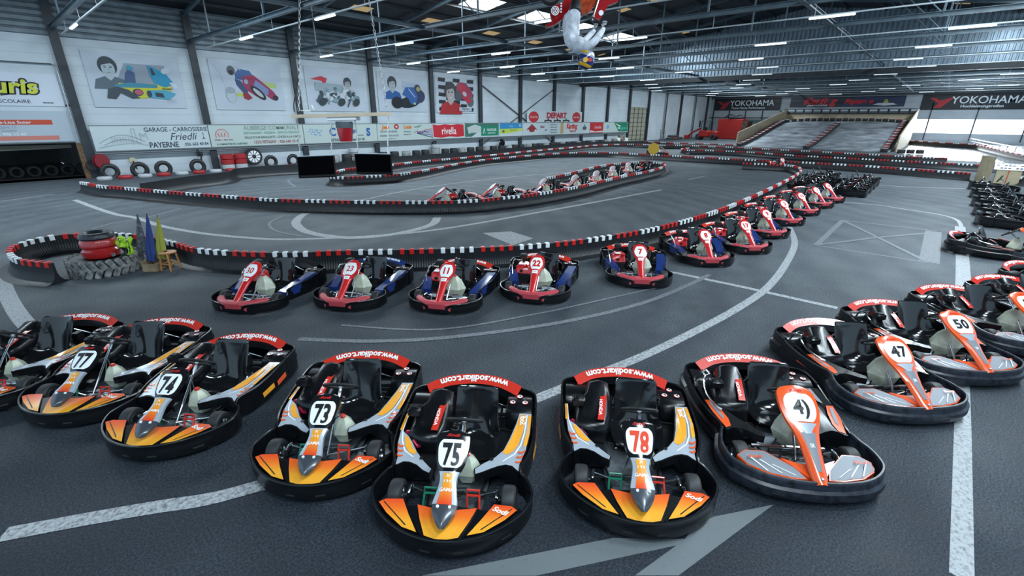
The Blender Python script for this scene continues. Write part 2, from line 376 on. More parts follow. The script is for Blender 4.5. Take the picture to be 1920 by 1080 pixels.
def steering(root, kind):
    mb = MB(); c = Vector((.105, .05, .665)); d = Vector((.46, 0, -.45)).normalized()
    if kind == 'D': d = Vector((.72, 0, -.35)).normalized(); c = Vector((.16, .02, .64))
    M = Vector((0, 0, 1)).rotation_difference(-(d if kind == 'D' else Vector((.62, 0, -.78)))).to_matrix()
    mb.torus(c, .185 if kind != 'D' else .2, .017 if kind != 'D' else .024, 32, 8, 0, M)
    for a in (90, 210, 330):
        p = M @ Vector((math.cos(R_(a))*.17, math.sin(R_(a))*.17, 0)); mb.box(c+p*.5, (.12, .028, .006), M=M @ Matrix.Rotation(R_(a), 3, 'Z'), mi=0 if kind != 'D' else 1)
    mb.lathe([(.03, -.02), (.035, 0), (.03, .025), (.015, .03)], c, 14, 2, M)
    o = mb.build('steering_wheel', [BLKM, REDM, MET], root, 50)
    mb = MB(); mb.tube([c, c+d*.2, Vector((.60, .02, .12))], .012, 8); mb.tube([c+d*.03, c+d*.12], .02, 8)
    mb.tube([(.30, -.07, .08), c+d*.22, (.30, .12, .08)], .01, 6)
    mb.build('steering_column', MET, root)
def pod_poly(side):
    if side > 0: return [(-.50, .585), (-.30, .555), (-.06, .50), (.10, .45), (.20, .37), (.29, .25), (.36, .18), (.43, .20), (.405, .27), (.36, .35), (.32, .43), (.30, .50), (.31, .56), (.36, .615), (.37, .64), (.28, .65), (.10, .705), (-.15, .735), (-.40, .745), (-.50, .745)]
    return [(-.40, -.70), (-.10, -.685), (-.03, -.60), (.06, -.53), (.18, -.45), (.30, -.34), (.39, -.24), (.45, -.26), (.42, -.34), (.36, -.42), (.33, -.50), (.33, -.56), (.37, -.615), (.37, -.64), (.28, -.65), (.10, -.705), (-.15, -.735), (-.40, -.745)]
def inset(poly, d):
    n = len(poly); out = []
    area_ = sum(poly[i][0]*poly[(i+1) % n][1]-poly[(i+1) % n][0]*poly[i][1] for i in range(n)); sg = 1 if area_ > 0 else -1
    for i in range(n):
        a, b, c = Vector(poly[i-1]), Vector(poly[i]), Vector(poly[(i+1) % n]); e = ((b-a).normalized()+(c-b).normalized())
        if e.length < 1e-6: e = b-a
        e.normalize(); nn = Vector((-e.y, e.x))*sg; out.append(tuple(b+nn*d))
    return out
def crescent(cx, cy, r):
    A_ = [math.radians(-75+150*i/8+20) for i in range(9)]
    return [(cx+r*math.cos(a), cy+r*1.1*math.sin(a)) for a in A_]+[(cx-r*.45+r*.95*math.cos(a), cy+r*.9*math.sin(a)) for a in reversed(A_[1:-1])]
def ztop(x, y): return .345-.055*max(0, (x+.2)/.6)**1.3
def side_pod(side, kind, root):
    poly = pod_poly(side); mb = MB(); z = lambda x, y: ztop(x, y)
    if kind == 'C':
        if side > 0: poly = [(-.55, .56), (.10, .46), (.34, .40), (.37, .60), (.10, .67), (-.2, .715), (-.55, .74)]
        else: poly = [(-.12, -.55), (.10, -.46), (.34, -.40), (.37, -.60), (.10, -.67), (-.12, -.71)]
        z = lambda x, y: .37-.13*max(0, (x+.3)/.65)+(.75-abs(y))*-.05
        mb.prism(poly, z, .12, 0); o = mb.build('side_pod', [BLU], root); return o
    mb.prism(poly, z, lambda x, y: .10 if abs(y) > .48 else .2, 0)
    q = inset(poly, .012)
    if kind == 'D': return mb.build('side_pod', [BLK], root)
    if kind == 'A':
        mb.sheet(q, lambda x, y: z(x, y)+.003, 1)
        if side > 0:
            mb.sheet([(-.46, .603), (-.30, .58), (-.06, .527), (.06, .485), (.14, .452), (.165, .50), (.12, .56), (.02, .612), (-.15, .648), (-.46, .672)], lambda x, y: z(x, y)+.006, 2)
            mb.sheet([(-.46, .70), (-.2, .695), (0, .668), (.06, .665), (.02, .705), (-.15, .728), (-.46, .736)], lambda x, y: z(x, y)+.006, 2)
            mb.sheet([(-.46, .68), (-.15, .662), (.03, .63), (.15, .575), (.25, .46), (.257, .466), (.157, .585), (.035, .642), (-.15, .674), (-.46, .692)], lambda x, y: z(x, y)+.007, 4)
            for k in range(3): mb.sheet(crescent(.10+.065*k, .645-.012*k, .042-.003*k), lambda x, y: z(x, y)+.008, 3)
            mb.text('Sodi', lambda u, v: Vector((-.36-u*.9, .64+v*.9, z(-.36, .6)+.009)), .1, 4, bold=.02, shear=.3)
            mb.disc((.235, .345, z(.235, .345)+.008), .022, 14, 5)
        else:
            mb.sheet([(-.02, -.625), (.05, -.565), (.14, -.515), (.20, -.455), (.225, -.475), (.20, -.54), (.12, -.60), (-.02, -.65)], lambda x, y: z(x, y)+.006, 2)
            mb.sheet([(-.38, -.705), (-.1, -.69), (.05, -.65), (.18, -.585), (.26, -.47), (.267, -.476), (.187, -.595), (.055, -.662), (-.1, -.70), (-.38, -.713)], lambda x, y: z(x, y)+.007, 4)
            mb.sheet([(-.38, -.71), (-.1, -.70), (-.1, -.73), (-.38, -.738)], lambda x, y: z(x, y)+.006, 2)
            for k in range(3): mb.sheet([(a_, -b_) for a_, b_ in crescent(.10+.065*k, .645-.012*k, .042-.003*k)], lambda x, y: z(x, y)+.008, 3)
            mb.disc((.27, -.385, z(.27, .385)+.008), .022, 14, 5)
    else:
        s = side
        mb.sheet([(-.12, s*.655), (.02, s*.60), (.2, s*.56), (.31, s*.57), (.34, s*.63), (.1, s*.70), (-.12, s*.73)], lambda x, y: z(x, y)+.004, 3)
        mb.sheet([(-.07, s*.67), (.05, s*.63), (.17, s*.60), (.22, s*.62), (.1, s*.66), (-.07, s*.70)], lambda x, y: z(x, y)+.007, 6)
        if s > 0: mb.sheet([(-.48, .61), (-.2, .60), (-.16, .64), (-.48, .66)], lambda x, y: z(x, y)+.004, 6)
    return mb.build('side_pod', [BLK, SIL, ORM, DORM, WHT, INK, GRY], root)
def engine(root, kind):
    if kind == 'C':
        mb = MB(); mb.box((-.22, -.40, .34), (.36, .34, .24), 0, bev=.05, taper=.85); mb.box((-.10, -.30, .45), (.16, .10, .05), 0, bev=.02)
        mb.lathe([(.035, 0), (.035, .01)], (-.035, -.42, .33), 14, 1, Matrix.Rotation(math.pi/2, 3, 'Y')); mb.box((-.2, -.40, .18), (.3, .3, .16), 1, bev=.02)
        mb.box((-.13, -.42, .466), (.12, .12, .004), 2)
        o = mb.build('engine', [REDP, BLKM, WHT], root)
        mb = MB(); mb.box((-.30, -.42, .60), (.17, .15, .10), bev=.02); mb.tube([(-.3, -.42, .55), (-.3, -.42, .46)], .03, 8); mb.build('air_box', BLKM, root)
        mb = MB(); mb.tube([(-.55, -.62, .30), (-.45, -.63, .47), (-.25, -.64, .50), (-.05, -.63, .44), (.05, -.60, .30), (.12, -.56, .16)], .012, 6); mb.build('engine_guard', MET, root)
        return
    mb = MB()
    def hull(pts, z): return [(x, y, z+dz) for x, y, dz in pts]
    base = [(-.03, -.63), (.02, -.50), (.02, -.27), (-.12, -.21), (-.40, -.16), (-.66, -.18), (-.70, -.32), (-.66, -.48), (-.46, -.52), (-.34, -.63)]
    def sc(k, z, sl=0): return [(-.3+(x+.3)*k, -.40+(y+.40)*k, z+sl*(x+.3)) for x, y in base]
    mb.loft([sc(.93, .13), sc(1, .17), sc(1, .30, -.06), sc(.97, .36, -.12), sc(.86, .43, -.22), sc(.70, .465, -.3), sc(.55, .475, -.3)])
    mb.grid(lambda u, v: Vector((-.06-.42*u, -.31-.055+.075*v+.06*u, .415+.125*math.sin(u*1.5)-.018)), 8, 2, 1)
    mb.grid(lambda u, v: Vector((-.06-.42*u, -.365+.06*u+(.0 if v < .5 else .075), .35 if v < .25 or v > .75 else .40+.125*math.sin(u*1.5)-.018)), 8, 4, 0)
    mb.text('HONDA', lambda u, v: Vector((-.21+u, -.31-.012+v-.06*(u), .405+.125*math.sin((.15-u)/.42*1.5)-.008)), .052, 2, bold=.02)
    o = mb.build('engine_cover', [BLK, REDM, WHT], root, 50)
    mb = MB(); mb.box((-.25, -.585, .50), (.13, .15, .10), bev=.018); mb.box((-.25, -.585, .555), (.07, .08, .012), bev=.004); mb.tube([(-.25, -.58, .46), (-.3, -.5, .40)], .04, 8); mb.build('air_box', BLK, root)
    mb = MB(); mb.lathe([(.075, -.06), (.085, -.04), (.085, .04), (.07, .06), (.03, .065)], (-.10, -.62, .25), 18, 0, RX)
    for k in range(5): mb.box((-.02, -.60, .16+.028*k), (.12, .13, .012), 0)
    mb.tube([(-.0, -.56, .3), (.04, -.5, .26), (-.02, -.46, .22)], .02, 8); mb.build('engine_block', MAG, root)
    if kind == 'B':
        mb = MB(); mb.tube(cr([(-.62, -.66, .34), (-.56, -.66, .46), (-.42, -.66, .50), (-.36, -.68, .44), (-.16, -.70, .40), (.02, -.66, .37), (.08, -.60, .35)], 5), .013, 7)
        mb.tube([(-.56, -.66, .46), (-.56, -.60, .50), (-.44, -.60, .51), (-.42, -.66, .50)], .012, 6); mb.build('engine_guard', MET, root)
def front_shell(kind, root):
    mb = MB(); zf = lambda x, y: .262-.06*max(0, (x-.8)/.32)
    if kind == 'C':
        P = cr([(.74, -.50, .22), (.86, -.42, .225), (.98, -.30, .22), (1.04, -.15, .215), (1.045, 0, .21), (1.04, .15, .215), (.98, .30, .22), (.86, .42, .225), (.74, .50, .22)], 5); rings = []
        for i, p in enumerate(P):
            t = (P[min(i+1, len(P)-1)]-P[max(i-1, 0)]).normalized(); n = Vector((-t.y, t.x, 0)).normalized(); e = .055*math.sin(math.pi*min(1, (i+1.5)/7, (len(P)+.5-i)/7)/2)
            rings.append([p+n*e*math.cos(a)*1.3+Vector((0, 0, e*math.sin(a))) for a in [2*math.pi*k/10 for k in range(10)]])
        mb.loft(rings, 0)
        mb.prism([(1.0, -.24), (1.115, -.15), (1.118, 0), (1.115, .15), (1.0, .24), (.97, .1), (.97, -.1)], lambda x, y: .265-.25*max(0, x-1.0), .14, 0)
        mb.text('YOKOHAMA', lambda u, v: Vector((1.035-v, u, .268-.25*max(0, .035-v))), .062, 1, bold=.03)
        o = mb.build('nose_panel', [PINKR, WHT], root)
        mb = MB()
        for s in (-1, 1):
            mb = MB(); M = Matrix.Rotation(s*.42, 3, 'Z') @ Matrix.Rotation(math.pi/2, 3, 'Y')
            mb.lathe([(.048, 0), (.052, .004), (.046, .008), (.0, .005)], (1.078, s*.27, .13), 16, 0, M @ Matrix.Scale(.62, 3, (1, 0, 0)))
            mb.build('bumper_hole_cover', PINKR, root)
        return
    base = [(.74, .68), (.80, .66), (.93, .54), (1.04, .36), (1.095, .18), (1.11, 0)]
    poly = base + [(x, -y) for x, y in reversed(base[:-1])] + [(.80, -.34), (.84, -.26), (.78, -.24), (.76, -.1), (.76, .1), (.78, .24), (.84, .26), (.80, .34)]
    mb.prism(poly, lambda x, y: zf(x, y)-.035, .07, 0)
    if kind == 'A':
        cp = [(.80, -.285), (.83, -.08), (.83, .08), (.80, .285), (.93, .235), (1.08, .155), (1.108, .04), (1.108, -.04), (1.08, -.155), (.93, -.235)]
        mb.prism(cp, zf, .15, 0); mb.sheet(inset(cp, .006), lambda x, y: zf(x, y)+.003, 1)
        for s in (-1, 1):
            sp = [(.745, s*.43), (.755, s*.60), (.80, s*.655), (.90, s*.55), (1.02, s*.37), (1.055, s*.22), (.90, s*.33)]
            mb.prism(sp, zf, .15, 0); mb.sheet(inset(sp, .006), lambda x, y: zf(x, y)+.003, 2)
            mb.add([(.79, s*.60, zf(.79, 0)+.006), (.795, s*.606, zf(.79, 0)+.006), (1.0, s*.345, zf(1.0, 0)+.006), (.995, s*.335, zf(1, 0)+.006)], [(0, 1, 2, 3)], 3)
            mb.prism([(.80, s*.29), (.82, s*.40), (1.05, s*.205), (1.085, s*.15)], lambda x, y: zf(x, y)-.012, .15, 0)
        mb.text('Sodi', lambda u, v: Vector((.82-v*.8+u*.35, .50+u*.9+v*.3, zf(.82, 0)+.008)), .085, 4, bold=.03, shear=.3)
        return mb.build('front_shell', [BLK, FADE, FADES, INK, WHT], root)
    for s in (-1, 1):
        sp = [(.70, s*.38), (.68, s*.56), (.74, s*.655), (.88, s*.60), (.99, s*.44), (1.03, s*.24), (1.03, s*.10), (.90, s*.16)]
        z2 = lambda x, y: .30-.2*max(0, x-.8)-.25*max(0, abs(y)-.5); mb.prism(sp, z2, .15, 1)
        mb.sheet(inset(sp, .012), lambda x, y: z2(x, y)+.003, 2)
        for k in range(3): mb.add([(.78+.05*k, s*(.58-.10*k), z2(.8+.05*k, .5)+.007), (.96+.02*k, s*(.45-.12*k), z2(.96, .4)+.007), (.965+.02*k, s*(.435-.12*k), z2(.96, .4)+.007), (.785+.05*k, s*(.56-.10*k), z2(.8+.05*k, .5)+.007)], [(0, 1, 2, 3)], 4)
        mb.text('Sodi', lambda u, v: Vector((.80-v*.8, s*.51+u, z2(.8, .5)+.009)), .08, 3, bold=.02, shear=.3)
    v_ = [(.80, -.26), (.86, -.10), (.86, .10), (.80, .26), (1.0, .09), (1.06, 0), (1.0, -.09)]
    mb.prism(v_, lambda x, y: .305-.2*max(0, x-.8), .15, 3)
    return mb.build('front_shell', [BLK, DORM, GRY, DORM, WHT], root)
def chassis(root, kind):
    mb = MB()
    mb.prism([(-.12, -.22), (.3, -.30), (.95, -.26), (1.0, 0), (.95, .26), (.3, .32), (-.12, .30)], .06, .05, 0)
    mb.build('floor_tray', ALU, root)
    mb = MB(); t = .015
    for s in (-1, 1):
        mb.tube([(-.98, s*.34, .09), (-.2, s*.34, .09), (.2, s*.30, .09), (.45, s*.26, .09), (1.02, s*.2, .09)], t, 6); mb.tube([(.44, s*.27, .09), (.52, s*.42, .12)], .018, 6)
        mb.tube([(.2, s*.30, .12), (.25, s*.60, .16), (-.4, s*.68, .16), (-.5, s*.34, .12)], .012, 6)
    mb.tube([(-.98, -.34, .09), (-.98, .34, .09)], t, 6); mb.tube([(.5, -.42, .12), (.5, .42, .12)], .016, 6); mb.tube([(-.75, -.62, .14), (-.75, .62, .14)], .02, 8); mb.tube([(.98, -.2, .1), (.98, .2, .1)], t, 6)
    for k in range(6): mb.tube([(.40+.06*k, -.10+.03*k, .07), (.46+.05*k, .12-.02*k, .15)], .008, 5)
    mb.box((-.45, .08, .10), (.5, .5, .06)); mb.box((-.1, -.42, .10), (.8, .34, .08)); mb.box((-.74, .05, .2), (.12, .1, .2)); mb.box((-.2, .45, .09), (.6, .26, .03))
    mb.build('frame', DKM, root)
    mb = MB()
    for s in (-1, 1):
        mb.tube([(.62, s*.04, .15), (.50, s*.42, .17)], .009, 6); mb.box((.55, s*.44, .15), (.10, .03, .09), bev=.008); mb.tube([(.58, s*.44, .14), (.58, s*.5, .14)], .02, 8)
        mb.lathe([(.014, 0), (.014, .03)], (.50, s*.425, .17), 8)
    mb.tube([(.44, -.38, .16), (.44, .38, .16)], .019, 8) if kind in 'BC' else None
    mb.build('steering_linkage', MET, root)
    for s, M in ((-1, GRN), (1, REDM)):
        if kind != 'A': M = DKM if kind == 'B' else MET
        mb = MB(); y = s*.21
        mb.tube([(.60, y-.065, .20), (.60, y+.065, .20)], .012, 7); mb.tube([(.60, y-.06, .20), (.585, y-.06, .25), (.585, y+.06, .25), (.60, y+.06, .20)], .01, 7)
        mb.tube([(.60, y+s*.06, .20), (.70, y+s*.07, .07)], .012, 7); mb.tube([(.60, y-s*.06, .20), (.66, y-s*.05, .09)], .010, 7)
        mb.build('pedal', M, root)
def tank(root, kind):
    big = kind != 'A'; mb = MB(); x, y = .27, .10; k = 1.5 if big else 1.05
    rr = [(.03, .06), (.06, .10), (.16, .15), (.26, .10), (.31, .045)]
    rings = []
    for z, r in rr:
        z = .07+(z-.03)*k*1.05; r *= k
        rings.append([(x+r*.8*math.cos(a), y+r*math.sin(a), z) for a in [math.pi/6+math.pi/3*i for i in range(6)]])
    mb.loft(rings); t = mb.build('fuel_tank', TANK, root, 20)
    mb = MB(); mb.lathe([(.03, 0), (.032, .02), (.02, .03)], (x, y, rings[-1][0][2]), 12); mb.build('tank_cap', REDM if kind in 'AC' else BLKM, t)
    return t
def rear_guard(root, kind):
    for s in (1, -1):
        mb = MB(); prof = [(-.93, .20), (-.92, .28), (-.86, .345), (-.76, .375), (-.64, .375), (-.55, .34), (-.50, .26), (-.49, .15)]; y0, y1 = (.42, .74) if s > 0 else (-.46, -.74)
        rings = []
        for y, k in ((y0, .92), (y0+s*.02, 1), (y1-s*.01, 1), (y1, .95)): rings.append([(-.71+(px+.71)*k, y, .05+(pz-.05)*k) for px, pz in prof])
        mb.loft(rings, 0, closed=False)
        if s > 0 and kind != 'D':
            for cx, cy in ((-.78, .58), (-.66, .50), (-.66, .65)):
                mb.disc((cx, cy, .383), .038, 16, 1); mb.disc((cx, cy, .385), .031, 16, 2); mb.disc((cx-.01, cy+.008, .387), .012, 8, 3); mb.box((cx, cy, .387), (.05, .008, .002), 3, rz=.8)
        mb.build('wheel_guard', [BLK, REDM, WHT, INK], root, 50)
_tails = {}
def rear_strip(kind, root, col):
    mb = MB(); P = cr([(-.86, -.60, .385), (-.98, -.40, .425), (-1.04, -.15, .44), (-1.05, .1, .44), (-1.0, .35, .425), (-.90, .57, .385)], 8); N = len(P)
    L = [0]
    for a, b in zip(P, P[1:]): L.append(L[-1]+(b-a).length)
    def at(s, d, up=0):
        s = min(max(s, 0), L[-1]-1e-4); i = next(k for k in range(N-1) if L[k+1] > s); f = (s-L[i])/(L[i+1]-L[i]); p = P[i].lerp(P[i+1], f); t = (P[i+1]-P[i]).normalized(); n = Vector((-t.y, t.x, 0)).normalized()
        if n.x < 0: n = -n
        return p+n*d+Vector((0, 0, up-.5*d))
    mb.grid(lambda u, v: at(u*L[-1], -.055+.125*v), 24, 3, 0)
    mb.grid(lambda u, v: at(u*L[-1], -.055-.01*v, -.10*v), 24, 2, 1); mb.grid(lambda u, v: at(u*L[-1], .07+.03*v, -.08*v), 24, 2, 1)
    if kind != 'D' and col is not BLK: mb.text('www.sodikart.com', lambda u, v: at(L[-1]/2-u, v+.008, .006), .115, 2, bold=.03, sx=1.02)
    mb.build('rear_strip', [col, BLK, WHT], root, 60)
def ring_marks(kind, root):
    if kind in 'AB':
        for s in (-1, 1):
            mb = MB()
            for (x0, x1, M) in ((.02, -.20, 0), (-.27, -.48, 1)):
                f = lambda x: s*(.757+.028*min(1, (.02-x)/.25)+.012)
                mb.add([(x0, f(x0)+s*.012, .13), (x1, f(x1)+s*.012, .15), (x1, f(x1)+s*.004, .215), (x0, f(x0)+s*.004, .195)], [(0, 1, 2, 3)], M)
            mb.build('side_sticker', [ORM if kind == 'A' else DORM, DORM], root)
KTN = {}
def make_kart(kind, num='', style='black', tail=None, white=False):
    root = empty('racing_kart')
    k2 = 'C' if kind in 'CE' else ('A' if kind == 'D' else kind)
    rk = 'D' if kind == 'D' else k2
    fr = FRONT[k2] + mir(list(reversed(FRONT[k2][:-1])))
    sc_ = SCUF if kind == 'B' else BLK
    ring_part('front_bumper', fr, rk, [BLK if kind != 'B' else SCUF, BLKM], root, slots=(.36, .56) if kind == 'B' else (.30, .44, .54, .68))
    ring_part('side_bumper', SIDE[k2], rk, [BLK, BLKM], root); ring_part('side_bumper', mir(list(reversed(SIDE[k2]))), rk, [BLK, BLKM], root)
    ring_part('rear_bumper', REAR + mir(list(reversed(REAR[:-1]))), rk, [BLK, BLKM], root)
    for x, r, wd, n in ((.58, .142, .135, 'front_wheel'), (-.72, .14, .19, 'rear_wheel')):
        for s in (-1, 1): tyre(x, s*(.555 if x > 0 else .60), r, wd, n, root)
    chassis(root, k2 if kind != 'D' else 'B'); steering(root, kind); seat(root, kind)
    if kind != 'D': tank(root, k2)
    if kind != 'D':
        side_pod(1, k2, root); side_pod(-1, k2, root); front_shell(k2, root); ring_marks(k2, root)
        f, P, Sf, A = build_fairing(k2, root, white); KTN[(kind, white)] = (P, Sf, A)
        number_plate(k2, num, P, Sf, A, f, style)
    else:
        side_pod(1, 'D', root); side_pod(-1, 'D', root)
    engine(root, k2 if kind != 'D' else 'B'); rear_guard(root, kind if kind != 'C' else 'C'); rear_strip(kind, root, tail or REDM)
    return root
def copy_tree(o, parent=None, skip=()):
    c = o.copy(); COL.objects.link(c); c.parent = parent
    for ch in o.children:
        if ch.name.split('.')[0] not in skip: copy_tree(ch, c, skip)
    return c
PROTO = {}
def place_kart(kind, num, x, y, hd, label, group=None, style='black', tail=None, white=False):
    key = (kind, white, tail.name if tail else '')
    if key not in PROTO:
        r = make_kart(kind, num, style, tail, white); PROTO[key] = r
    else:
        r = copy_tree(PROTO[key], None, ('number_plate',))
        if kind != 'D':
            f = [c for c in r.children if c.name.startswith('front_fairing')][0]; P, Sf, A = KTN[(kind, white)]
            number_plate('C' if kind in 'CE' else kind, num, P, Sf, A, f, style)
    if kind == 'D': r.scale = (.9, .95, .95)
    if kind == 'A': r.scale = (1, .955, 1)
    r.location = (x, y, 0); r.rotation_euler = (0, 0, R_(hd)); tag(r, label, 'kart', group)
    return r
def by_nose(px, py, hd, z=0.05):           # the kart whose nose stands where the pixel meets the floor
    g = G(px, py, z); return g.x-1.12*math.cos(R_(hd)), g.y-1.12*math.sin(R_(hd))
def by_tail(px, py, hd, z=0.38):
    g = G(px, py, z); return g.x+1.03*math.cos(R_(hd)), g.y+1.03*math.sin(R_(hd))

for num, nx, ny, hd, lab, sty in [
    ('75', 826, 1042, -142.5, 'orange and black kart number 75 in the centre of the front row', 'black'),
    ('78', 1205, 1008, -145, 'orange and black kart with the red number 78 on its white plate', 'red'),
    ('73', 572, 936, -139.5, 'orange and black kart number 73 with its milky fuel tank showing', 'black'),
    ('74', 262, 862, -142, 'orange and black kart number 74 on the left of the front row', 'black'),
    ('77', 105, 800, -137, 'orange and black kart number 77, second from the left edge', 'black')]:
    x, y = by_nose(nx, ny, hd); place_kart('A', num, x, y, hd, lab, style=sty)
x, y = by_tail(165, 600, -138)
place_kart('A', '76', x, y, -138, 'orange and black kart cut off by the left edge, matt black seat', style='black')
for num, nx, ny, hd, lab in [
    ('4)', 1535, 945, -143, 'red and grey kart on the right whose worn plate reads 4 and a broken digit'),
    ('47', 1735, 797, -136.5, 'red and grey kart number 47 beside the thick white line'),
    ('50', 1850, 725, -138.2, 'red and grey kart number 50 near the right edge')]:
    x, y = by_nose(nx, ny, hd); place_kart('B', num, x, y, hd, lab)
for num, tx, ty, hd, lab in [
    ('53', 1765, 543, -138, 'red and grey kart behind number 50, its plate cut by the right edge'),
    ('52', 1862, 524, -136, 'red and grey kart with only its rear and seat in view past the milky tank'),
    ('51', 1900, 497, -120, 'black kart with a red rear strip, rear corner in view below the side-on kart')]:
    x, y = by_tail(tx, ty, hd); place_kart('B', num, x, y, hd, lab)
x, y = by_tail(1784, 440, -99); place_kart('B', '48', x, y, -100, 'red and black kart seen side-on just below the stripped black karts', style='black')
for num, nx, ny, hd, lab, sty, tl in [
    ('30', 437, 588, -147, 'red kart number 30 with blue side pod and plain black rear', 'red_on_red', BLK),
    ('23', 632, 583, -148, 'red kart number 23 with blue side pod and blue rear strip', 'red_on_red', BLU),
    ('11', 818, 588, -150, 'red and blue kart number 11 in front of the ribbed barrier', 'red', REDM),
    ('22', 994, 569, -151, 'red and blue kart with the worn number 22 on its plate', 'red', REDM),
    ('7', 1203, 540, -145, 'red and blue kart number 7 where the row turns away', 'red', REDM),
    ('8', 1335, 500, -139, 'red and blue kart number 8 behind number 7', 'red', REDM),
    ('17', 1415, 476, -135, 'red and blue kart number 17 along the barrier', 'red', REDM),
    ('9', 1455, 447, -133, 'red kart number 9 beside the painted arc', 'red', REDM),
    ('2', 1488, 423, -131, 'red kart number 2 with a blue pod, midway along the barrier row', 'red', REDM),
    ('10', 1520, 404, -130, 'red kart with a two-digit plate 10, between karts 2 and 3', 'red', REDM),
    ('3', 1548, 390, -129, 'red kart number 3, next to last of the numbered row', 'red', REDM),
    ('18', 1570, 380, -128, 'red kart number 18, last of the numbered row before the stripped karts', 'red', REDM)]:
    x, y = by_nose(nx, ny, hd); place_kart('C', num, x, y, hd, lab, style=sty, tail=tl)
for k, (px, py, hd, wh) in enumerate([(830, 370, 160, False), (927, 362, 163, False), (1025, 338, 176, True), (1083, 331, -175, True), (1123, 323, -172, True), (1153, 314, -170, True), (1182, 307, -170, True)]):
    g = G(px, py, .72)
    if k < 2: g = Vector(((12.5, 14.75), (14.75, 14.0))[k]).to_3d()
    names = ['red kart low behind the middle barrier, leftmost of the inner lane', 'red kart with upright steering wheel behind the middle barrier', 'pale kart at the head of the inner lane queue', 'second pale kart of the inner lane queue', 'third pale kart of the inner lane queue', 'fourth pale kart of the inner lane queue', 'last pale kart of the inner lane queue, by the yellow sign']
    place_kart('E', '', g.x-.3*math.cos(R_(hd)), g.y+.12-.3*math.sin(R_(hd)), hd, names[k], style='blank' if wh else 'red', white=wh)
g = G(1212, 314, .3); place_kart('D', '', g.x, g.y, -150, 'stripped black kart under the yellow round sign', tail=BLK)
# stripped karts: two blocks beside the numbered row, one stack on the right
for k in range(4):
    place_kart('D', '', 28.1+1.75*k, 3.05, 97, ['nearest', 'second', 'third', 'farthest'][k]+' stripped kart of the block standing in the open right of the numbered row', tail=BLK)
for k in range(4):
    place_kart('D', '', 29.3+1.75*k, 5.1, 97, ['nearest', 'second', 'third', 'farthest'][k]+' stripped kart of the block tucked against the barrier bend', tail=BLK)
g = G(1462, 306, .4); place_kart('C', '6', g.x, g.y, -150, 'red kart tucked behind the barrier bend beyond the stripped karts', style='red', tail=REDM)
for k, (px, py) in enumerate([(1818, 418), (1816, 400), (1812, 383), (1810, 367), (1809, 352)]):
    g = G(px, py, .1); place_kart('D', '', g.x+.75, -2.5-.02*k, -91, ['nearest', 'second', 'third', 'fourth', 'farthest'][k]+' stripped black kart of the stack by the wooden boards', tail=BLK)
for k, (px, py) in enumerate([(1816, 400), (1812, 383), (1809, 352)]):
    g = G(px, py, .1); place_kart('D', '', g.x+.9, -4.95, -91, ['nearest', 'second', 'farthest'][k]+' stripped kart cut by the right edge beyond the wooden board stack', tail=BLK)
g = G(1172, 263, .3); place_kart('C', '4', 46.5, 21.5, -60, 'red kart far off behind the middle island barrier', style='red', tail=REDM)

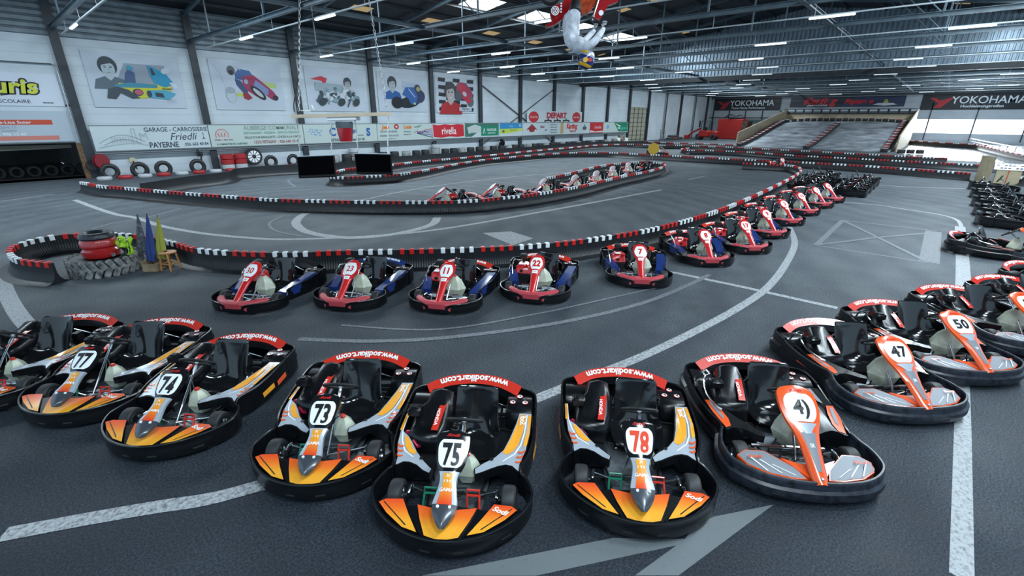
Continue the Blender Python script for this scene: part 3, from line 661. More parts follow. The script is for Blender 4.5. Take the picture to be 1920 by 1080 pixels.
# ---------------------------------------------------------------- floor, painted lines
def floor_material():
    M = bpy.data.materials.new('asphalt'); M.use_nodes = True; nt = M.node_tree; b = nt.nodes['Principled BSDF']; N = nt.nodes.new; K = nt.links.new
    tc = N('ShaderNodeTexCoord')
    def noise(sc, det, vec, rough=.6):
        n = N('ShaderNodeTexNoise'); n.inputs['Scale'].default_value = sc; n.inputs['Detail'].default_value = det; n.inputs['Roughness'].default_value = rough; K(vec, n.inputs['Vector']); return n.outputs['Fac']
    def ramp(f, a, ca, z, cz):
        r = N('ShaderNodeValToRGB'); r.color_ramp.elements[0].position = a; r.color_ramp.elements[0].color = (*ca, 1); r.color_ramp.elements[1].position = z; r.color_ramp.elements[1].color = (*cz, 1); K(f, r.inputs['Fac']); return r.outputs['Color']
    def mul(a, c, f=1.0, mode='MULTIPLY'):
        m_ = N('ShaderNodeMix'); m_.data_type = 'RGBA'; m_.blend_type = mode; m_.inputs[0].default_value = f; K(a, m_.inputs[6]); K(c, m_.inputs[7]); return m_.outputs[2]
    obj = tc.outputs['Object']
    base = ramp(noise(.22, 5, obj), .3, (.052, .062, .068), .72, (.092, .106, .112))
    mid = ramp(noise(2.2, 6, obj, .7), .3, (.72, .73, .76), .7, (1.15, 1.15, 1.14))
    grit = ramp(noise(48, 3, obj, .85), .42, (.35, .36, .38), .6, (1.8, 1.8, 1.86))
    # rubber streaks left by tyres: long rings about the bends
    mp = N('ShaderNodeMapping'); mp.inputs['Location'].default_value = (-7, -16, 0); K(obj, mp.inputs['Vector'])
    wv = N('ShaderNodeTexWave'); wv.wave_type = 'RINGS'; wv.rings_direction = 'Z'; wv.inputs['Scale'].default_value = .28; wv.inputs['Distortion'].default_value = 6; wv.inputs['Detail'].default_value = 4; wv.inputs['Detail Scale'].default_value = .7; K(mp.outputs[0], wv.inputs['Vector'])
    st = ramp(wv.outputs['Fac'], .0, (.74, .76, .82), .8, (1.05, 1.05, 1.05))
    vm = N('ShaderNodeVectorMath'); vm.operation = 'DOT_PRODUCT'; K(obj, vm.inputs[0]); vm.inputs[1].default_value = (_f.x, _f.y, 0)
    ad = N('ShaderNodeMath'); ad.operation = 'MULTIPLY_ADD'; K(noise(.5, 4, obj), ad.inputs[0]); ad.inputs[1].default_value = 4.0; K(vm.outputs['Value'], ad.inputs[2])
    dv = N('ShaderNodeMath'); dv.operation = 'DIVIDE'; K(ad.outputs[0], dv.inputs[0]); dv.inputs[1].default_value = 20.0     # asphalt darker and bluer towards the camera
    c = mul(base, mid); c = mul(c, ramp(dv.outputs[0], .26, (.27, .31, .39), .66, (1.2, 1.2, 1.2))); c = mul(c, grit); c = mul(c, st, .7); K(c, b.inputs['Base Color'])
    r = N('ShaderNodeMapRange'); K(noise(1.1, 5, obj), r.inputs[0]); r.inputs[1].default_value = .3; r.inputs[2].default_value = .7; r.inputs[3].default_value = .55; r.inputs[4].default_value = .78; K(r.outputs[0], b.inputs['Roughness'])
    b.inputs['Specular IOR Level'].default_value = .35
    bp = N('ShaderNodeBump'); bp.inputs['Strength'].default_value = .5; bp.inputs['Distance'].default_value = .008; K(noise(70, 3, obj, .8), bp.inputs['Height']); K(bp.outputs[0], b.inputs['Normal'])
    return M
def paint_material(name, col, wear):
    M = bpy.data.materials.new(name); M.use_nodes = True; nt = M.node_tree; b = nt.nodes['Principled BSDF']; N = nt.nodes.new; K = nt.links.new
    tc = N('ShaderNodeTexCoord'); n = N('ShaderNodeTexNoise'); n.inputs['Scale'].default_value = 22; n.inputs['Detail'].default_value = 6; n.inputs['Roughness'].default_value = .75; K(tc.outputs['Object'], n.inputs['Vector'])
    r = N('ShaderNodeValToRGB'); r.color_ramp.elements[0].position = wear; r.color_ramp.elements[0].color = (.07, .075, .082, 1); r.color_ramp.elements[1].position = wear+.22; r.color_ramp.elements[1].color = (*col, 1); K(n.outputs['Fac'], r.inputs['Fac']); K(r.outputs[0], b.inputs['Base Color']); b.inputs['Roughness'].default_value = .6
    return M
mb = MB()
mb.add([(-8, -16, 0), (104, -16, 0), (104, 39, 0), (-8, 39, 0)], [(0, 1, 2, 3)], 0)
def stripe(pix, wd, mi, smooth=True, z=.003, closed=False):
    P = [G(x, y).to_3d() for x, y in pix]
    if smooth: P = cr(P, 8)
    vs = []
    for i, p in enumerate(P):
        t = P[min(i+1, len(P)-1)]-P[max(i-1, 0)]; t.z = 0; t.normalize(); n = Vector((-t.y, t.x, 0)); q = Vector((p.x, p.y, z))
        vs += [q+n*wd/2, q-n*wd/2]
    mb.add(vs, [(2*i, 2*i+1, 2*i+3, 2*i+2) for i in range(len(P)-1)], mi)
stripe([(5, 1003), (160, 974), (300, 950), (380, 938), (465, 917), (700, 850), (900, 790), (1020, 742), (1130, 698), (1200, 670), (1290, 628), (1380, 580), (1440, 538), (1475, 492), (1490, 455), (1480, 425)], .17, 1, z=.004)
stripe([(0, 515), (15, 555), (35, 590), (62, 620), (110, 665)], .26, 2)
stripe([(1225, 505), (1272, 513), (1400, 540), (1570, 578)], .15, 1, False, z=.005)
stripe([(560, 636), (700, 640), (850, 632), (1050, 605), (1200, 570), (1290, 535), (1330, 515)], .12, 3, z=.006)
stripe([(640, 610), (820, 618), (1000, 590), (1140, 560), (1250, 535)], .06, 3, z=.006)
stripe([(140, 375), (180, 390), (218, 402), (257, 409), (296, 422), (338, 431), (390, 439), (465, 446), (530, 449), (634, 446), (733, 440), (817, 431), (900, 418), (1000, 400), (1100, 382), (1240, 356)], .2, 1, z=.004)
stripe([(575, 400), (562, 407), (555, 419), (569, 432), (603, 441), (660, 446), (725, 441), (778, 431), (811, 420), (820, 408)], .30, 1, z=.005)
stripe([(530, 405), (508, 416), (506, 424), (520, 434), (570, 444)], .10, 3, z=.006)
stripe([(170, 430), (205, 420), (240, 414), (290, 404), (340, 390)], .10, 3)
stripe([(590, 384), (676, 375), (755, 359), (851, 344), (1000, 328), (1140, 318)], .10, 1)
stripe([(560, 333), (540, 338), (553, 350)], .12, 3); stripe([(560, 335), (640, 331), (730, 322)], .08, 3)
stripe([(1290, 337), (1322, 330)], .10, 1, False); stripe([(1250, 346), (1280, 346)], .08, 3, False)
stripe([(1560, 378), (1640, 384), (1700, 393), (1760, 402), (1795, 413), (1804, 432)], .12, 1, z=.004)
stripe([(1800, 425), (1804, 470), (1806, 520), (1806, 560), (1804, 700)], .27, 2, False)
stripe([(1804, 700), (1805, 800), (1804, 950), (1803, 1085)], .155, 2, False, z=.003)
stripe([(1480, 330), (1660, 348), (1815, 354)], .14, 1)
stripe([(1580, 413), (1757, 433)], .10, 3, False); stripe([(1580, 413), (1530, 460)], .16, 3, False); stripe([(1530, 460), (1740, 492)], .10, 3, False)
stripe([(1750, 434), (1742, 492)], .42, 3, False, z=.002); stripe([(1580, 413), (1738, 491)], .13, 3, False, z=.007); stripe([(1752, 436), (1640, 446), (1530, 460)], .12, 3, False, z=.008)
stripe([(0, 378), (100, 364)], .35, 3, False)
def patch(pix, mi, z=.004): mb.add([G(x, y).to_3d()+Vector((0, 0, z)) for x, y in pix], [tuple(range(len(pix)))], mi)
patch([(905, 437), (958, 434), (1000, 447), (962, 460)], 1, .003)
patch([(790, 1080), (1150, 1009), (1285, 1011), (1278, 1021), (1005, 1080)], 4, .003)
patch([(1340, 969), (1450, 947), (1272, 1080), (1190, 1080), (1285, 1011), (1300, 985)], 4, .005)
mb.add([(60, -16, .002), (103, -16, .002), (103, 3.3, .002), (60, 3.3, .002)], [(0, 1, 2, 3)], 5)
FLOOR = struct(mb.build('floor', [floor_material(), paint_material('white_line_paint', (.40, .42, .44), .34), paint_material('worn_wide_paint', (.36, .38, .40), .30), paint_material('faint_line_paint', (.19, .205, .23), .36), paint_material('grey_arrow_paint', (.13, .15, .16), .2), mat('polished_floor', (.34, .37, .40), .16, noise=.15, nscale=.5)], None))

# ---------------------------------------------------------------- shell
def wave_mat(name, col, axis, scale, depth, rough=.5, metal=0., dark=.7):
    """sheet cladding: parallel ribs as bump"""
    M = bpy.data.materials.new(name); M.use_nodes = True; nt = M.node_tree; b = nt.nodes['Principled BSDF']; N = nt.nodes.new; K = nt.links.new
    tc = N('ShaderNodeTexCoord'); wv = N('ShaderNodeTexWave'); wv.wave_type = 'BANDS'; wv.bands_direction = axis; wv.inputs['Scale'].default_value = scale; wv.wave_profile = 'SAW' if dark < .9 else 'SIN'; K(tc.outputs['Object'], wv.inputs['Vector'])
    bp = N('ShaderNodeBump'); bp.inputs['Strength'].default_value = .6; bp.inputs['Distance'].default_value = depth; K(wv.outputs['Fac'], bp.inputs['Height']); K(bp.outputs[0], b.inputs['Normal'])
    n = N('ShaderNodeTexNoise'); n.inputs['Scale'].default_value = .8; n.inputs['Detail'].default_value = 6; K(tc.outputs['Object'], n.inputs['Vector'])
    r = N('ShaderNodeValToRGB'); r.color_ramp.elements[0].color = (*[c*.8 for c in col], 1); r.color_ramp.elements[1].color = (*[min(1, c*1.1) for c in col], 1); K(n.outputs['Fac'], r.inputs['Fac'])
    r2 = N('ShaderNodeValToRGB'); r2.color_ramp.elements[0].position = 0; r2.color_ramp.elements[0].color = (dark, dark, dark, 1); r2.color_ramp.elements[1].position = .09; r2.color_ramp.elements[1].color = (1, 1, 1, 1); K(wv.outputs['Fac'], r2.inputs['Fac'])
    mx = N('ShaderNodeMix'); mx.data_type = 'RGBA'; mx.blend_type = 'MULTIPLY'; mx.inputs[0].default_value = 1; K(r.outputs[0], mx.inputs[6]); K(r2.outputs[0], mx.inputs[7]); K(mx.outputs[2], b.inputs['Base Color'])
    b.inputs['Roughness'].default_value = rough; b.inputs['Metallic'].default_value = metal
    return M
WSID = wave_mat('white_siding', (.60, .66, .71), 'Z', .62, .012, .5, dark=.78)
CLAD = mat('grey_metal_cladding', (.21, .25, .28), .5, .3, noise=.3, nscale=1.5)
CLADV = mat('rib_cladding', (.26, .33, .40), .32, .4, noise=.25, nscale=.6)
STL = mat('dark_steel_paint', (.028, .034, .042), .45, noise=.3, nscale=2)
STB = mat('blue_steel_paint', (.085, .125, .155), .42, noise=.25, nscale=2)
ROOFM = mat('roof_sheet', (.014, .018, .023), .6, noise=.3, nscale=1)
WY = 37.3; FX = 103.4; X0 = 4.43; DX = 6.437
mb = MB()
mb.box((FX/2+2.2, WY+.1, 3.75), (FX-4.4, .2, 7.5)); mb.box((-2, WY+.1, 4.75), (12.8, .2, 5.5))
struct(mb.build('wall_left', WSID))
mb = MB(); n = 0; z = 7.5                                 # horizontal trapezoid sheets above the white siding
while z < 9.75:
    for dz, dy in ((.0, 0), (.05, -.05), (.22, -.05), (.27, 0)): pass
    mb.add([(-8, WY+.02, z), (FX, WY+.02, z), (FX, WY-.05, z+.05), (-8, WY-.05, z+.05), (FX, WY-.05, z+.23), (-8, WY-.05, z+.23), (FX, WY+.02, z+.28), (-8, WY+.02, z+.28)], [(0, 1, 2, 3), (3, 2, 4, 5), (5, 4, 6, 7)]); z += .31
mb.box((FX/2-4, WY+.12, 8.65), (FX+8, .15, 2.3))
struct(mb.build('wall_left_cladding', CLAD))
mb = MB(); mb.box((FX+.1, 11.5, 5.45), (.2, 52, 3.7)); mb.box((FX+.1, 11.5, .75), (.2, 52, 1.5)); mb.box((FX+.1, 21.4, 2.6), (.2, 32.2, 2.3))
struct(mb.build('wall_far', wave_mat('far_siding', (.42, .46, .50), 'Z', .62, .012, .5, dark=.8)))
mb = MB(); mb.box((FX+.1, 11.5, 10.5), (.2, 52, 6.4)); struct(mb.build('wall_far_gable', mat('shaded_gable_sheet', (.05, .065, .08), .5, noise=.3, nscale=1)))  # dark colour puts the gloom under the far roof into the sheet
for k, (y0, y1) in enumerate([(5.2, 2.55), (2.35, -2.9), (-3.1, -8.5), (-8.7, -14.3)]):
    o = MB(); o.box((FX+.1, (y0+y1)/2, 2.55), (.06, y0-y1, 2.1)); w_ = struct(o.build('window_%d' % (k+1), mat('lit_panes', (.8, .8, .8), .5, emit=(.93, .97, 1), es=1.6)))
    o = MB(); o.box((FX-.05, y1-.1, 3.2), (.12, .14, 5.6)); struct(o.build('trim_%d' % (k+60), STL))
a = area('window_daylight', (FX-.3, -2, 2.6), 2.0, 14, 2600, (.85, .93, 1), (0, R_(90), R_(180)))
a.rotation_euler = (0, R_(90), 0)
mb = MB()                                                 # gable partition of upright ribbed sheets
y = -13.5; PXX = 55.0
vs = []; fs = []
while y < WY:
    for yy, dx in ((y, 0), (y+.20, 0), (y+.23, .12), (y+.33, .12), (y+.36, 0)):
        vs += [(PXX+dx, yy, 7.75), (PXX+dx, yy, roof_z(yy))]
    y += .36
n = len(vs)//2; fs = [(2*i, 2*i+2, 2*i+3, 2*i+1) for i in range(n-1)]
mb.add(vs, fs); struct(mb.build('wall_partition', CLADV, angle=10))
mb = MB(); mb.box((PXX+.15, 11.9, 7.55), (.35, 50.5, .5)); struct(mb.build('trim_57', STL))
mb = MB()
for y0, y1 in ((WY+1, RIDGE_Y), (RIDGE_Y, -14)):
    z0, z1 = roof_z(y0), roof_z(y1)
    mb.add([(-9, y0, z0), (FX+1, y0, z0), (FX+1, y1, z1), (-9, y1, z1), (-9, y0, z0+.12), (FX+1, y0, z0+.12), (FX+1, y1, z1+.12), (-9, y1, z1+.12)], [(0, 1, 2, 3), (4, 5, 6, 7)])
struct(mb.build('ceiling', ROOFM))
for k, yy in enumerate([35.4, 32.8, 30.2, 27.9, 25.4, 22.6, 20, 17.4, 14.8, 12, 9, 6.2, 3.4, .6, -2, -4.8, -7.6, -10.4]):
    mb = MB(); mb.box((47, yy, roof_z(yy)-.12), (112, .07, .16)); struct(mb.build('trim_%d' % (100+k), STL))
mb = MB()
SKYM = mat('skylight_sheet', (.8, .85, .9), .4, emit=(.85, .93, 1), es=4.0)
for x in SKY_X:
    for y in (26.8, -2.5):
        for k in range(2):
            yy = y-.55+1.1*k; mb.add([(x-1.4, yy-.5, roof_z(yy-.5)-.02), (x+1.4, yy-.5, roof_z(yy-.5)-.02), (x+1.4, yy+.5, roof_z(yy+.5)-.02), (x-1.4, yy+.5, roof_z(yy+.5)-.02)], [(0, 1, 2, 3)])
struct(mb.build('window_roof', SKYM))  # holds the added panes near the camera and in the mirrored row too
mb = MB(); AMB = mat('amber_roof_sheet', (.5, .36, .16), .5, emit=(.8, .55, .25), es=.32)
for (x, y) in [(13.7, 31.8), (20.1, 31.8), (26.1, 31.6), (32.9, 31.8), (39.2, 32), (45.6, 32.1), (51, 32), (20.1, 20.8), (26.1, 20.8), (31.7, 22), (38.1, 22), (38.5, 19.2), (44.8, 22.4), (51.3, 22.4), (52, 12.3), (45, 10), (51.7, 1.3), (44, 2.5), (38, 7)]:
    mb.add([(x-.75, y-.45, roof_z(y-.45)-.03), (x+.75, y-.45, roof_z(y-.45)-.03), (x+.75, y+.45, roof_z(y+.45)-.03), (x-.75, y+.45, roof_z(y+.45)-.03)], [(0, 1, 2, 3)])
struct(mb.build('window_roof_amber', AMB))
def ibeam(mb, a, b, wd, h, mi=0):
    a, b = Vector(a), Vector(b); t = (b-a).normalized(); up = Vector((0, 0, 1)) if abs(t.z) < .95 else Vector((1, 0, 0)); n = t.cross(up).normalized(); u = n.cross(t).normalized()
    M = Matrix((t, n, u)).transposed(); L = (b-a).length; c = (a+b)/2
    for o, s1, s2 in ((h/2, wd, .02), (-h/2, wd, .02), (0, .02, h)): mb.box(c+u*o, (L, s1, s2), mi, M=M)
for k in range(16):                                       # columns of the left wall
    x = X0+DX*k
    if x > FX: break
    mb = MB()
    if k % 2 or k < 12: ibeam(mb, (x, WY-.16, 0), (x, WY-.16, 9.6), .26, .30)
    mb.box((x, WY-.3, 4.8), (.42, .03, 9.6))
    struct(mb.build('trim_%d' % (k+1), STL))
for k in range(-1, 16):                                   # roof trusses
    x = X0+DX*k
    if x > FX or k in (8,): continue
    mb = MB(); zc = 7.92
    ibeam(mb, (x, WY-.2, zc), (x, -13, zc), .2, .18)
    for y0, y1 in ((WY-.2, RIDGE_Y), (RIDGE_Y, -13)): ibeam(mb, (x, y0, roof_z(y0)-.32), (x, y1, roof_z(y1)-.32), .16, .16)
    ys = [37, 33.3, 29.5, 25.6, 21.8, 17.6, 13.4, 9.3, 5.4, 1.3, -2.8, -7, -11]
    for i, y in enumerate(ys):
        if i % 2 == 1: mb.box((x, y, (zc+roof_z(y)-.35)/2), (.08, .08, roof_z(y)-.35-zc))
        if i % 4 == 0 and i+1 < len(ys): mb.tube([(x, y, roof_z(y)-.4), (x, ys[i+1], zc)], .03, 5)
    struct(mb.build('trim_%d' % (20+k), STB, angle=30))
for k, (yy, zz) in enumerate([(21.8, 7.92), (5.4, 7.92)]):
    mb = MB(); ibeam(mb, (-8, yy, zz), (FX, yy, zz), .2, .16)
    for j in range(70): mb.lathe([(.02, 0), (.02, .02)], (-6+1.6*j, yy+.11, zz+.03), 6, 0, RX)
    struct(mb.build('trim_%d' % (40+k), STB))
for k in range(2):                                        # cross bracing on the wall
    a, b = X0+DX*5, X0+DX*7
    mb = MB(); mb.tube([(a, WY-.12, .6 if k else 6.8), (b, WY-.12, 6.8 if k else .6)], .05, 6); struct(mb.build('trim_%d' % (50+k), STL))
mb = MB(); mb.box((4.1, WY-.2, 1.0), (.24, .2, 2.0)); struct(mb.build('trim_54', mat('rusty_post', (.16, .09, .045), .7, noise=.5, nscale=5)))
mb = MB(); mb.tube([(-7, WY-.25, 2.05), (4.0, WY-.25, 2.05)], .05, 6); mb.tube([(-7, WY-.1, 6.1), (4.0, WY-.1, 6.1), (4.15, WY-.2, 6.0), (4.15, WY-.2, .6)], .03, 6); struct(mb.build('trim_55', MET))
mb = MB(); mb.box((71.9, WY-.06, 2.6), (5.8, .08, 5.1)); 
for k in range(5): mb.box((69.1+1.4*k, WY-.13, 2.6), (.08, .06, 5.0), 1)
for k in range(8): mb.box((71.9, WY-.12, .3+.65*k), (5.6, .04, .04), 1)
struct(mb.build('door_1', [mat('cream_door', (.36, .34, .26), .6), STL]))
# the dark store room behind the opening in the wall
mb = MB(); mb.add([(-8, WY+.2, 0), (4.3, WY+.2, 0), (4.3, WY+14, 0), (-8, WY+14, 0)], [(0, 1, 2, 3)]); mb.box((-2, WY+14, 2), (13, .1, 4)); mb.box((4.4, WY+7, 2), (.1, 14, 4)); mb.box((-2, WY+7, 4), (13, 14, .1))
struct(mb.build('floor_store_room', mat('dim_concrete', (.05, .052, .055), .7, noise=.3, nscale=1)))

# ---------------------------------------------------------------- hall lights: rails with tubes
RAILM = mat('rail_white', (.42, .47, .5), .4); TUBE = mat('lit_tube', (.9, .9, .9), .4, emit=(.86, .95, 1), es=5.0); TUBE2 = mat('dim_lit_tube', (.9, .9, .9), .4, emit=(.75, .9, 1), es=1.3)
RY = {0: [30.9, 21.7, 12.5], 1: [28.3, 20.0, 11, 2], 2: [32.2, 23.5, 13.4, 4.4, -4], 3: [31.2, 22.2, 13, 4.4, -4.5], 4: [34.0, 27.5, 18.2, 8.2, .2, -8], 5: [33.8, 29.5, 20.5, 11, 1.6, -7], 6: [34.0, 26, 18.3, 11.6, 3, -5]}
names = ['nearest the camera', 'second from the camera', 'third from the camera', 'fourth from the camera', 'fifth from the camera', 'sixth from the camera', 'seventh from the camera', 'last before the ribbed partition', 'first beyond the ribbed partition', 'second beyond the partition', 'third beyond the partition', 'fourth beyond the partition', 'fifth beyond the partition', 'sixth beyond the partition', 'nearest the far wall']
for k in range(15):
    x = X0+.05+DX*k; 
    if x > FX-2: break
    mb = MB(); mb.box((x, 10.9, 7.36), (.07, 47.5, .05))
    for j in range(12): mb.tube([(x, 33-4*j, 7.38), (x, 33-4*j, 7.9)], .008, 4)
    r = mb.build('light_rail', RAILM); tag(r, 'long white light rail hung under the roof, '+names[k], 'light rail', 'light rails across the hall')
    ys = RY.get(k, [33.0-(k*37 % 10)*.9-11.2*j for j in range(4)])
    for y in ys:
        o = MB(); o.box((x, y, 7.29), (.12, 1.55 if k < 7 else 1.7, .05 if k < 7 else .035), bev=.015); o.build('tube_light', TUBE if k < 6 else TUBE2, r)

# ---------------------------------------------------------------- barriers
CAPR = mat('red_cap', (.66, .02, .02), .35, coat=.2); CAPW = mat('white_cap', (.88, .9, .92), .4); BARM = mat('barrier_rubber', (.009, .0105, .0135), .46, noise=.35, nscale=4)
HB = .47
cap_me = []
for M in (CAPR, CAPW):
    o = MB(); o.box((0, 0, -.045), (.105, .115, .13), bev=.01); c = o.build('cap', M); cap_me.append(c.data); bpy.data.objects.remove(c)
def barrier(pix, label, near=False, closed=False, caps=True, zt=HB, flare=.30, pts=None, start=0):
    P = [Vector((*G(x, y, zt).xy, 0)) for x, y in pix] if pts is None else [Vector((x, y, 0)) for x, y in pts]
    P = cr(P, 10, closed)
    if closed: P.append(P[0].copy())
    ds = .03 if near else .14; Q = resample(P, ds); N = len(Q); mb = MB(); rings = []
    prof = [(-1, .005), (-.72, .012), (-.42, .05), (-.2, .13), (-.1, .24), (-.09, .47), (-.05, .47), (.05, .47), (.09, .47), (.1, .24), (.2, .13), (.42, .05), (.72, .012), (1, .005)]
    T = []
    for i in range(N):
        a, b = Q[max(i-3, 0)], Q[min(i+3, N-1)]
        if closed and (i < 3 or i > N-4): a, b = Q[(i-3) % (N-1)], Q[(i+3) % (N-1)]
        T.append((b-a).normalized())
    for i, p in enumerate(Q):
        n = Vector((-T[i].y, T[i].x, 0)); j = (.016 if i % 2 else 0.0) if near else 0
        rings.append([p+n*(o*flare+(math.copysign(j, o) if abs(o) != .05 else 0)*(1-.5*abs(o)))+Vector((0, 0, min(z, .5)/.47*zt)) for o, z in prof])
    mb.loft(rings, closed=True, cap=not closed)
    root = empty('track_barrier', Q[0]); tag(root, label, 'barrier')
    w_ = mb.build('barrier_wall', BARM, root, 25 if near else 60); w_.matrix_parent_inverse = Matrix.Translation(-Q[0])
    if not caps: return root
    step = .985; L = 0; pos = []; s = .12
    D = [0]
    for a, b in zip(Q, Q[1:]): D.append(D[-1]+(b-a).length)
    i = 0; g = start
    while s < D[-1]-.05:
        for k in range(4):
            q = s+k*.232
            while i < N-2 and D[i+1] < q: i += 1
            if q > D[-1]-.05: break
            f = (q-D[i])/max(1e-6, D[i+1]-D[i]); pos.append((Q[i].lerp(Q[i+1], f), T[i], g % 2))
        s += step; g += 1
    pos.sort(key=lambda e: (e[0]-CAM).length)
    for p, t, c in pos[:98]:
        o = bpy.data.objects.new('red_cap' if not c else 'white_cap', cap_me[c]); COL.objects.link(o); o.parent = root
        o.location = p-Q[0]+Vector((0, 0, zt)); o.rotation_euler = (0, 0, math.atan2(t.y, t.x))
    rest = pos[98:]
    if rest:
        mb = MB()
        for p, t, c in rest: mb.box(p+Vector((0, 0, zt-.045)), (.105, .115, .13), c, rz=math.atan2(t.y, t.x))
        o = mb.build('cap', [CAPR, CAPW], root); o.matrix_parent_inverse = Matrix.Translation(-Q[0]); o['kind'] = 'stuff'
    return root
barrier([(98, 493), (72, 491), (45, 488), (26, 482), (17, 472), (22, 463), (38, 456), (62, 449), (100, 442), (148, 438), (200, 437), (260, 441), (318, 452), (360, 464), (400, 469), (480, 473), (560, 473), (640, 470), (760, 468), (870, 465), (960, 461), (1060, 453), (1120, 445), (1180, 436), (1240, 424), (1300, 408), (1350, 392), (1400, 372), (1440, 354), (1475, 337), (1497, 324), (1502, 317), (1494, 312), (1475, 309), (1440, 307), (1392, 305)], 'long ribbed black barrier with red and white caps behind the red karts', near=True, start=0)
barrier([(150, 341), (163, 343), (189, 348), (231, 351), (286, 356), (346, 361), (416, 366), (497, 372), (593, 375), (700, 377), (820, 377), (895, 374), (935, 370), (1000, 363), (1083, 349), (1130, 338), (1169, 329), (1205, 322), (1235, 315), (1247, 309), (1240, 305), (1205, 303), (1160, 306), (1130, 310), (1105, 315), (1074, 323), (1047, 329), (1024, 333)], 'ribbed black barrier sweeping from the left wall around the inner lane', near=True, start=1)
barrier([(618, 331), (641, 332), (684, 330), (722, 328), (756, 325), (803, 317.5), (840, 310), (875, 304), (916, 298), (947, 295), (983, 292), (1016, 289), (1055, 286.5), (1100, 285.5), (1147, 285.8), (1194, 288), (1247, 290.5), (1300, 293.5), (1355, 296.5), (1416, 299.5), (1483, 302.5), (1553, 306), (1628, 310.5), (1712, 316.5), (1803, 323), (1824, 325)], 'black barrier of the middle island running to the wooden boards', near=False, start=1)
barrier([(618, 331), (625, 324), (641, 318), (672, 314), (739, 308), (770, 304), (815, 299.5), (859, 296), (897, 292), (933, 289), (966, 285.5), (1022, 280), (1072, 276), (1113, 272), (1160, 270), (1194, 270), (1241, 271.7), (1269, 272), (1308, 273), (1351, 275), (1405, 277), (1450, 279.5), (1541, 284), (1594, 287), (1649, 289.6), (1712, 293), (1778, 296)], 'farther black barrier of the middle island below the sign boards', start=0)
barrier([(1292, 277), (1278, 279), (1293, 281), (1318, 281), (1363, 282.5), (1406, 284.5), (1453, 288), (1506, 291.5), (1563, 294.3), (1627, 297.6), (1696, 301.3), (1771, 305.4), (1826, 308), (1880, 311), (1950, 316)], 'middle black barrier between island and ramp', start=1)
barrier([(262, 344), (296, 339), (364, 329), (426, 322), (442, 316), (497, 311), (557, 308), (631, 305), (736, 294), (803, 289.5), (895, 283.5), (947, 278.5), (1000, 274.5), (1050, 269.5), (1100, 266.5), (1150, 265), (1208, 264.5)], 'plain black outer barrier along the foot of the white wall', caps=False, zt=.62)
barrier([(1897, 329), (1905, 330), (1925, 333), (1980, 338)], 'short black barrier with white caps right of the wooden boards', start=1)
barrier([(1694, 262), (1750, 266), (1823, 270), (1850, 272)], 'black barrier under the bright windows', start=1, zt=.6)
barrier([(1205, 265), (1261, 267.5), (1320, 269), (1383, 271.5)], 'low far barrier with long red and white blocks before the red loader', start=0, zt=.3)
barrier([(1824, 269), (1860, 277), (1895, 285), (1940, 294)], 'slanting barrier crossing the bright floor under the windows', start=0, zt=.6)

# ---------------------------------------------------------------- sign boards on the left wall
def wall_pt(y=WY-.34): return lambda x, z: Vector((x, y, z))
def sign(x0, x1, z0, z1, y, label, col, name='sign_board', cat='sign', depth=.06, extra=None, frame=None):
    M = mat('board_%.2f_%.2f_%.2f' % col, col, .4, coat=.15) if isinstance(col, tuple) else col
    mb = MB(); mb.box(((x0+x1)/2, y, (z0+z1)/2), (x1-x0, depth, z1-z0)); yf = y-depth/2
    mats = [M]; 
    class D: pass
    d = D(); d.k = 0
    def mi(c, rough=.4):
        m_ = mat('print_%.2f_%.2f_%.2f' % c, c, rough)
        if m_ not in mats: mats.append(m_)
        return mats.index(m_)
    def lay(): d.k += 1; return yf-.003-.0015*d.k
    def T(s, cx, cz, size, c, sx=1, bold=.01, shear=0, align='C', rot=0):
        k = lay(); cs, sn = math.cos(rot), math.sin(rot)
        mb.text(s, lambda u, v: Vector((cx+u*cs-v*sn, k, cz+u*sn+v*cs)), size, mi(c), align, sx, bold, shear)
    def Pg(pts, c):
        k = lay(); tr = tessellate_polygon([[Vector((p[0], p[1], 0)) for p in pts]]); mb.add([(p[0], k, p[1]) for p in pts], [tuple(t) for t in tr], mi(c))
    def El(cx, cz, rx, rz, c, a=0, n=22):
        Pg([(cx+rx*math.cos(t)*math.cos(a)-rz*math.sin(t)*math.sin(a), cz+rx*math.cos(t)*math.sin(a)+rz*math.sin(t)*math.cos(a)) for t in [2*math.pi*i/n for i in range(n)]], c)
    def Ln(pts, w, c):
        for a, b in zip(pts, pts[1:]):
            a, b = Vector(a), Vector(b); t = (b-a); 
            if t.length < 1e-6: continue
            t.normalize(); n = Vector((-t.y, t.x))*w/2; Pg([a+n, b+n, b-n, a-n], c)
    d.T, d.P, d.E, d.L = T, Pg, El, Ln
    if extra: extra(d)
    if frame: 
        k = mi(frame)
        for bx, bz, sx, sz in (((x0+x1)/2, z1+.02, x1-x0+.06, .05), ((x0+x1)/2, z0-.02, x1-x0+.06, .05)): mb.box((bx, y, bz), (sx, depth+.03, sz), k)
    return tag(mb.build(name, mats), label, cat)
SY = WY-.42
DKB = (.04, .05, .08); GRN_ = (.03, .16, .10); REDC = (.45, .03, .03)
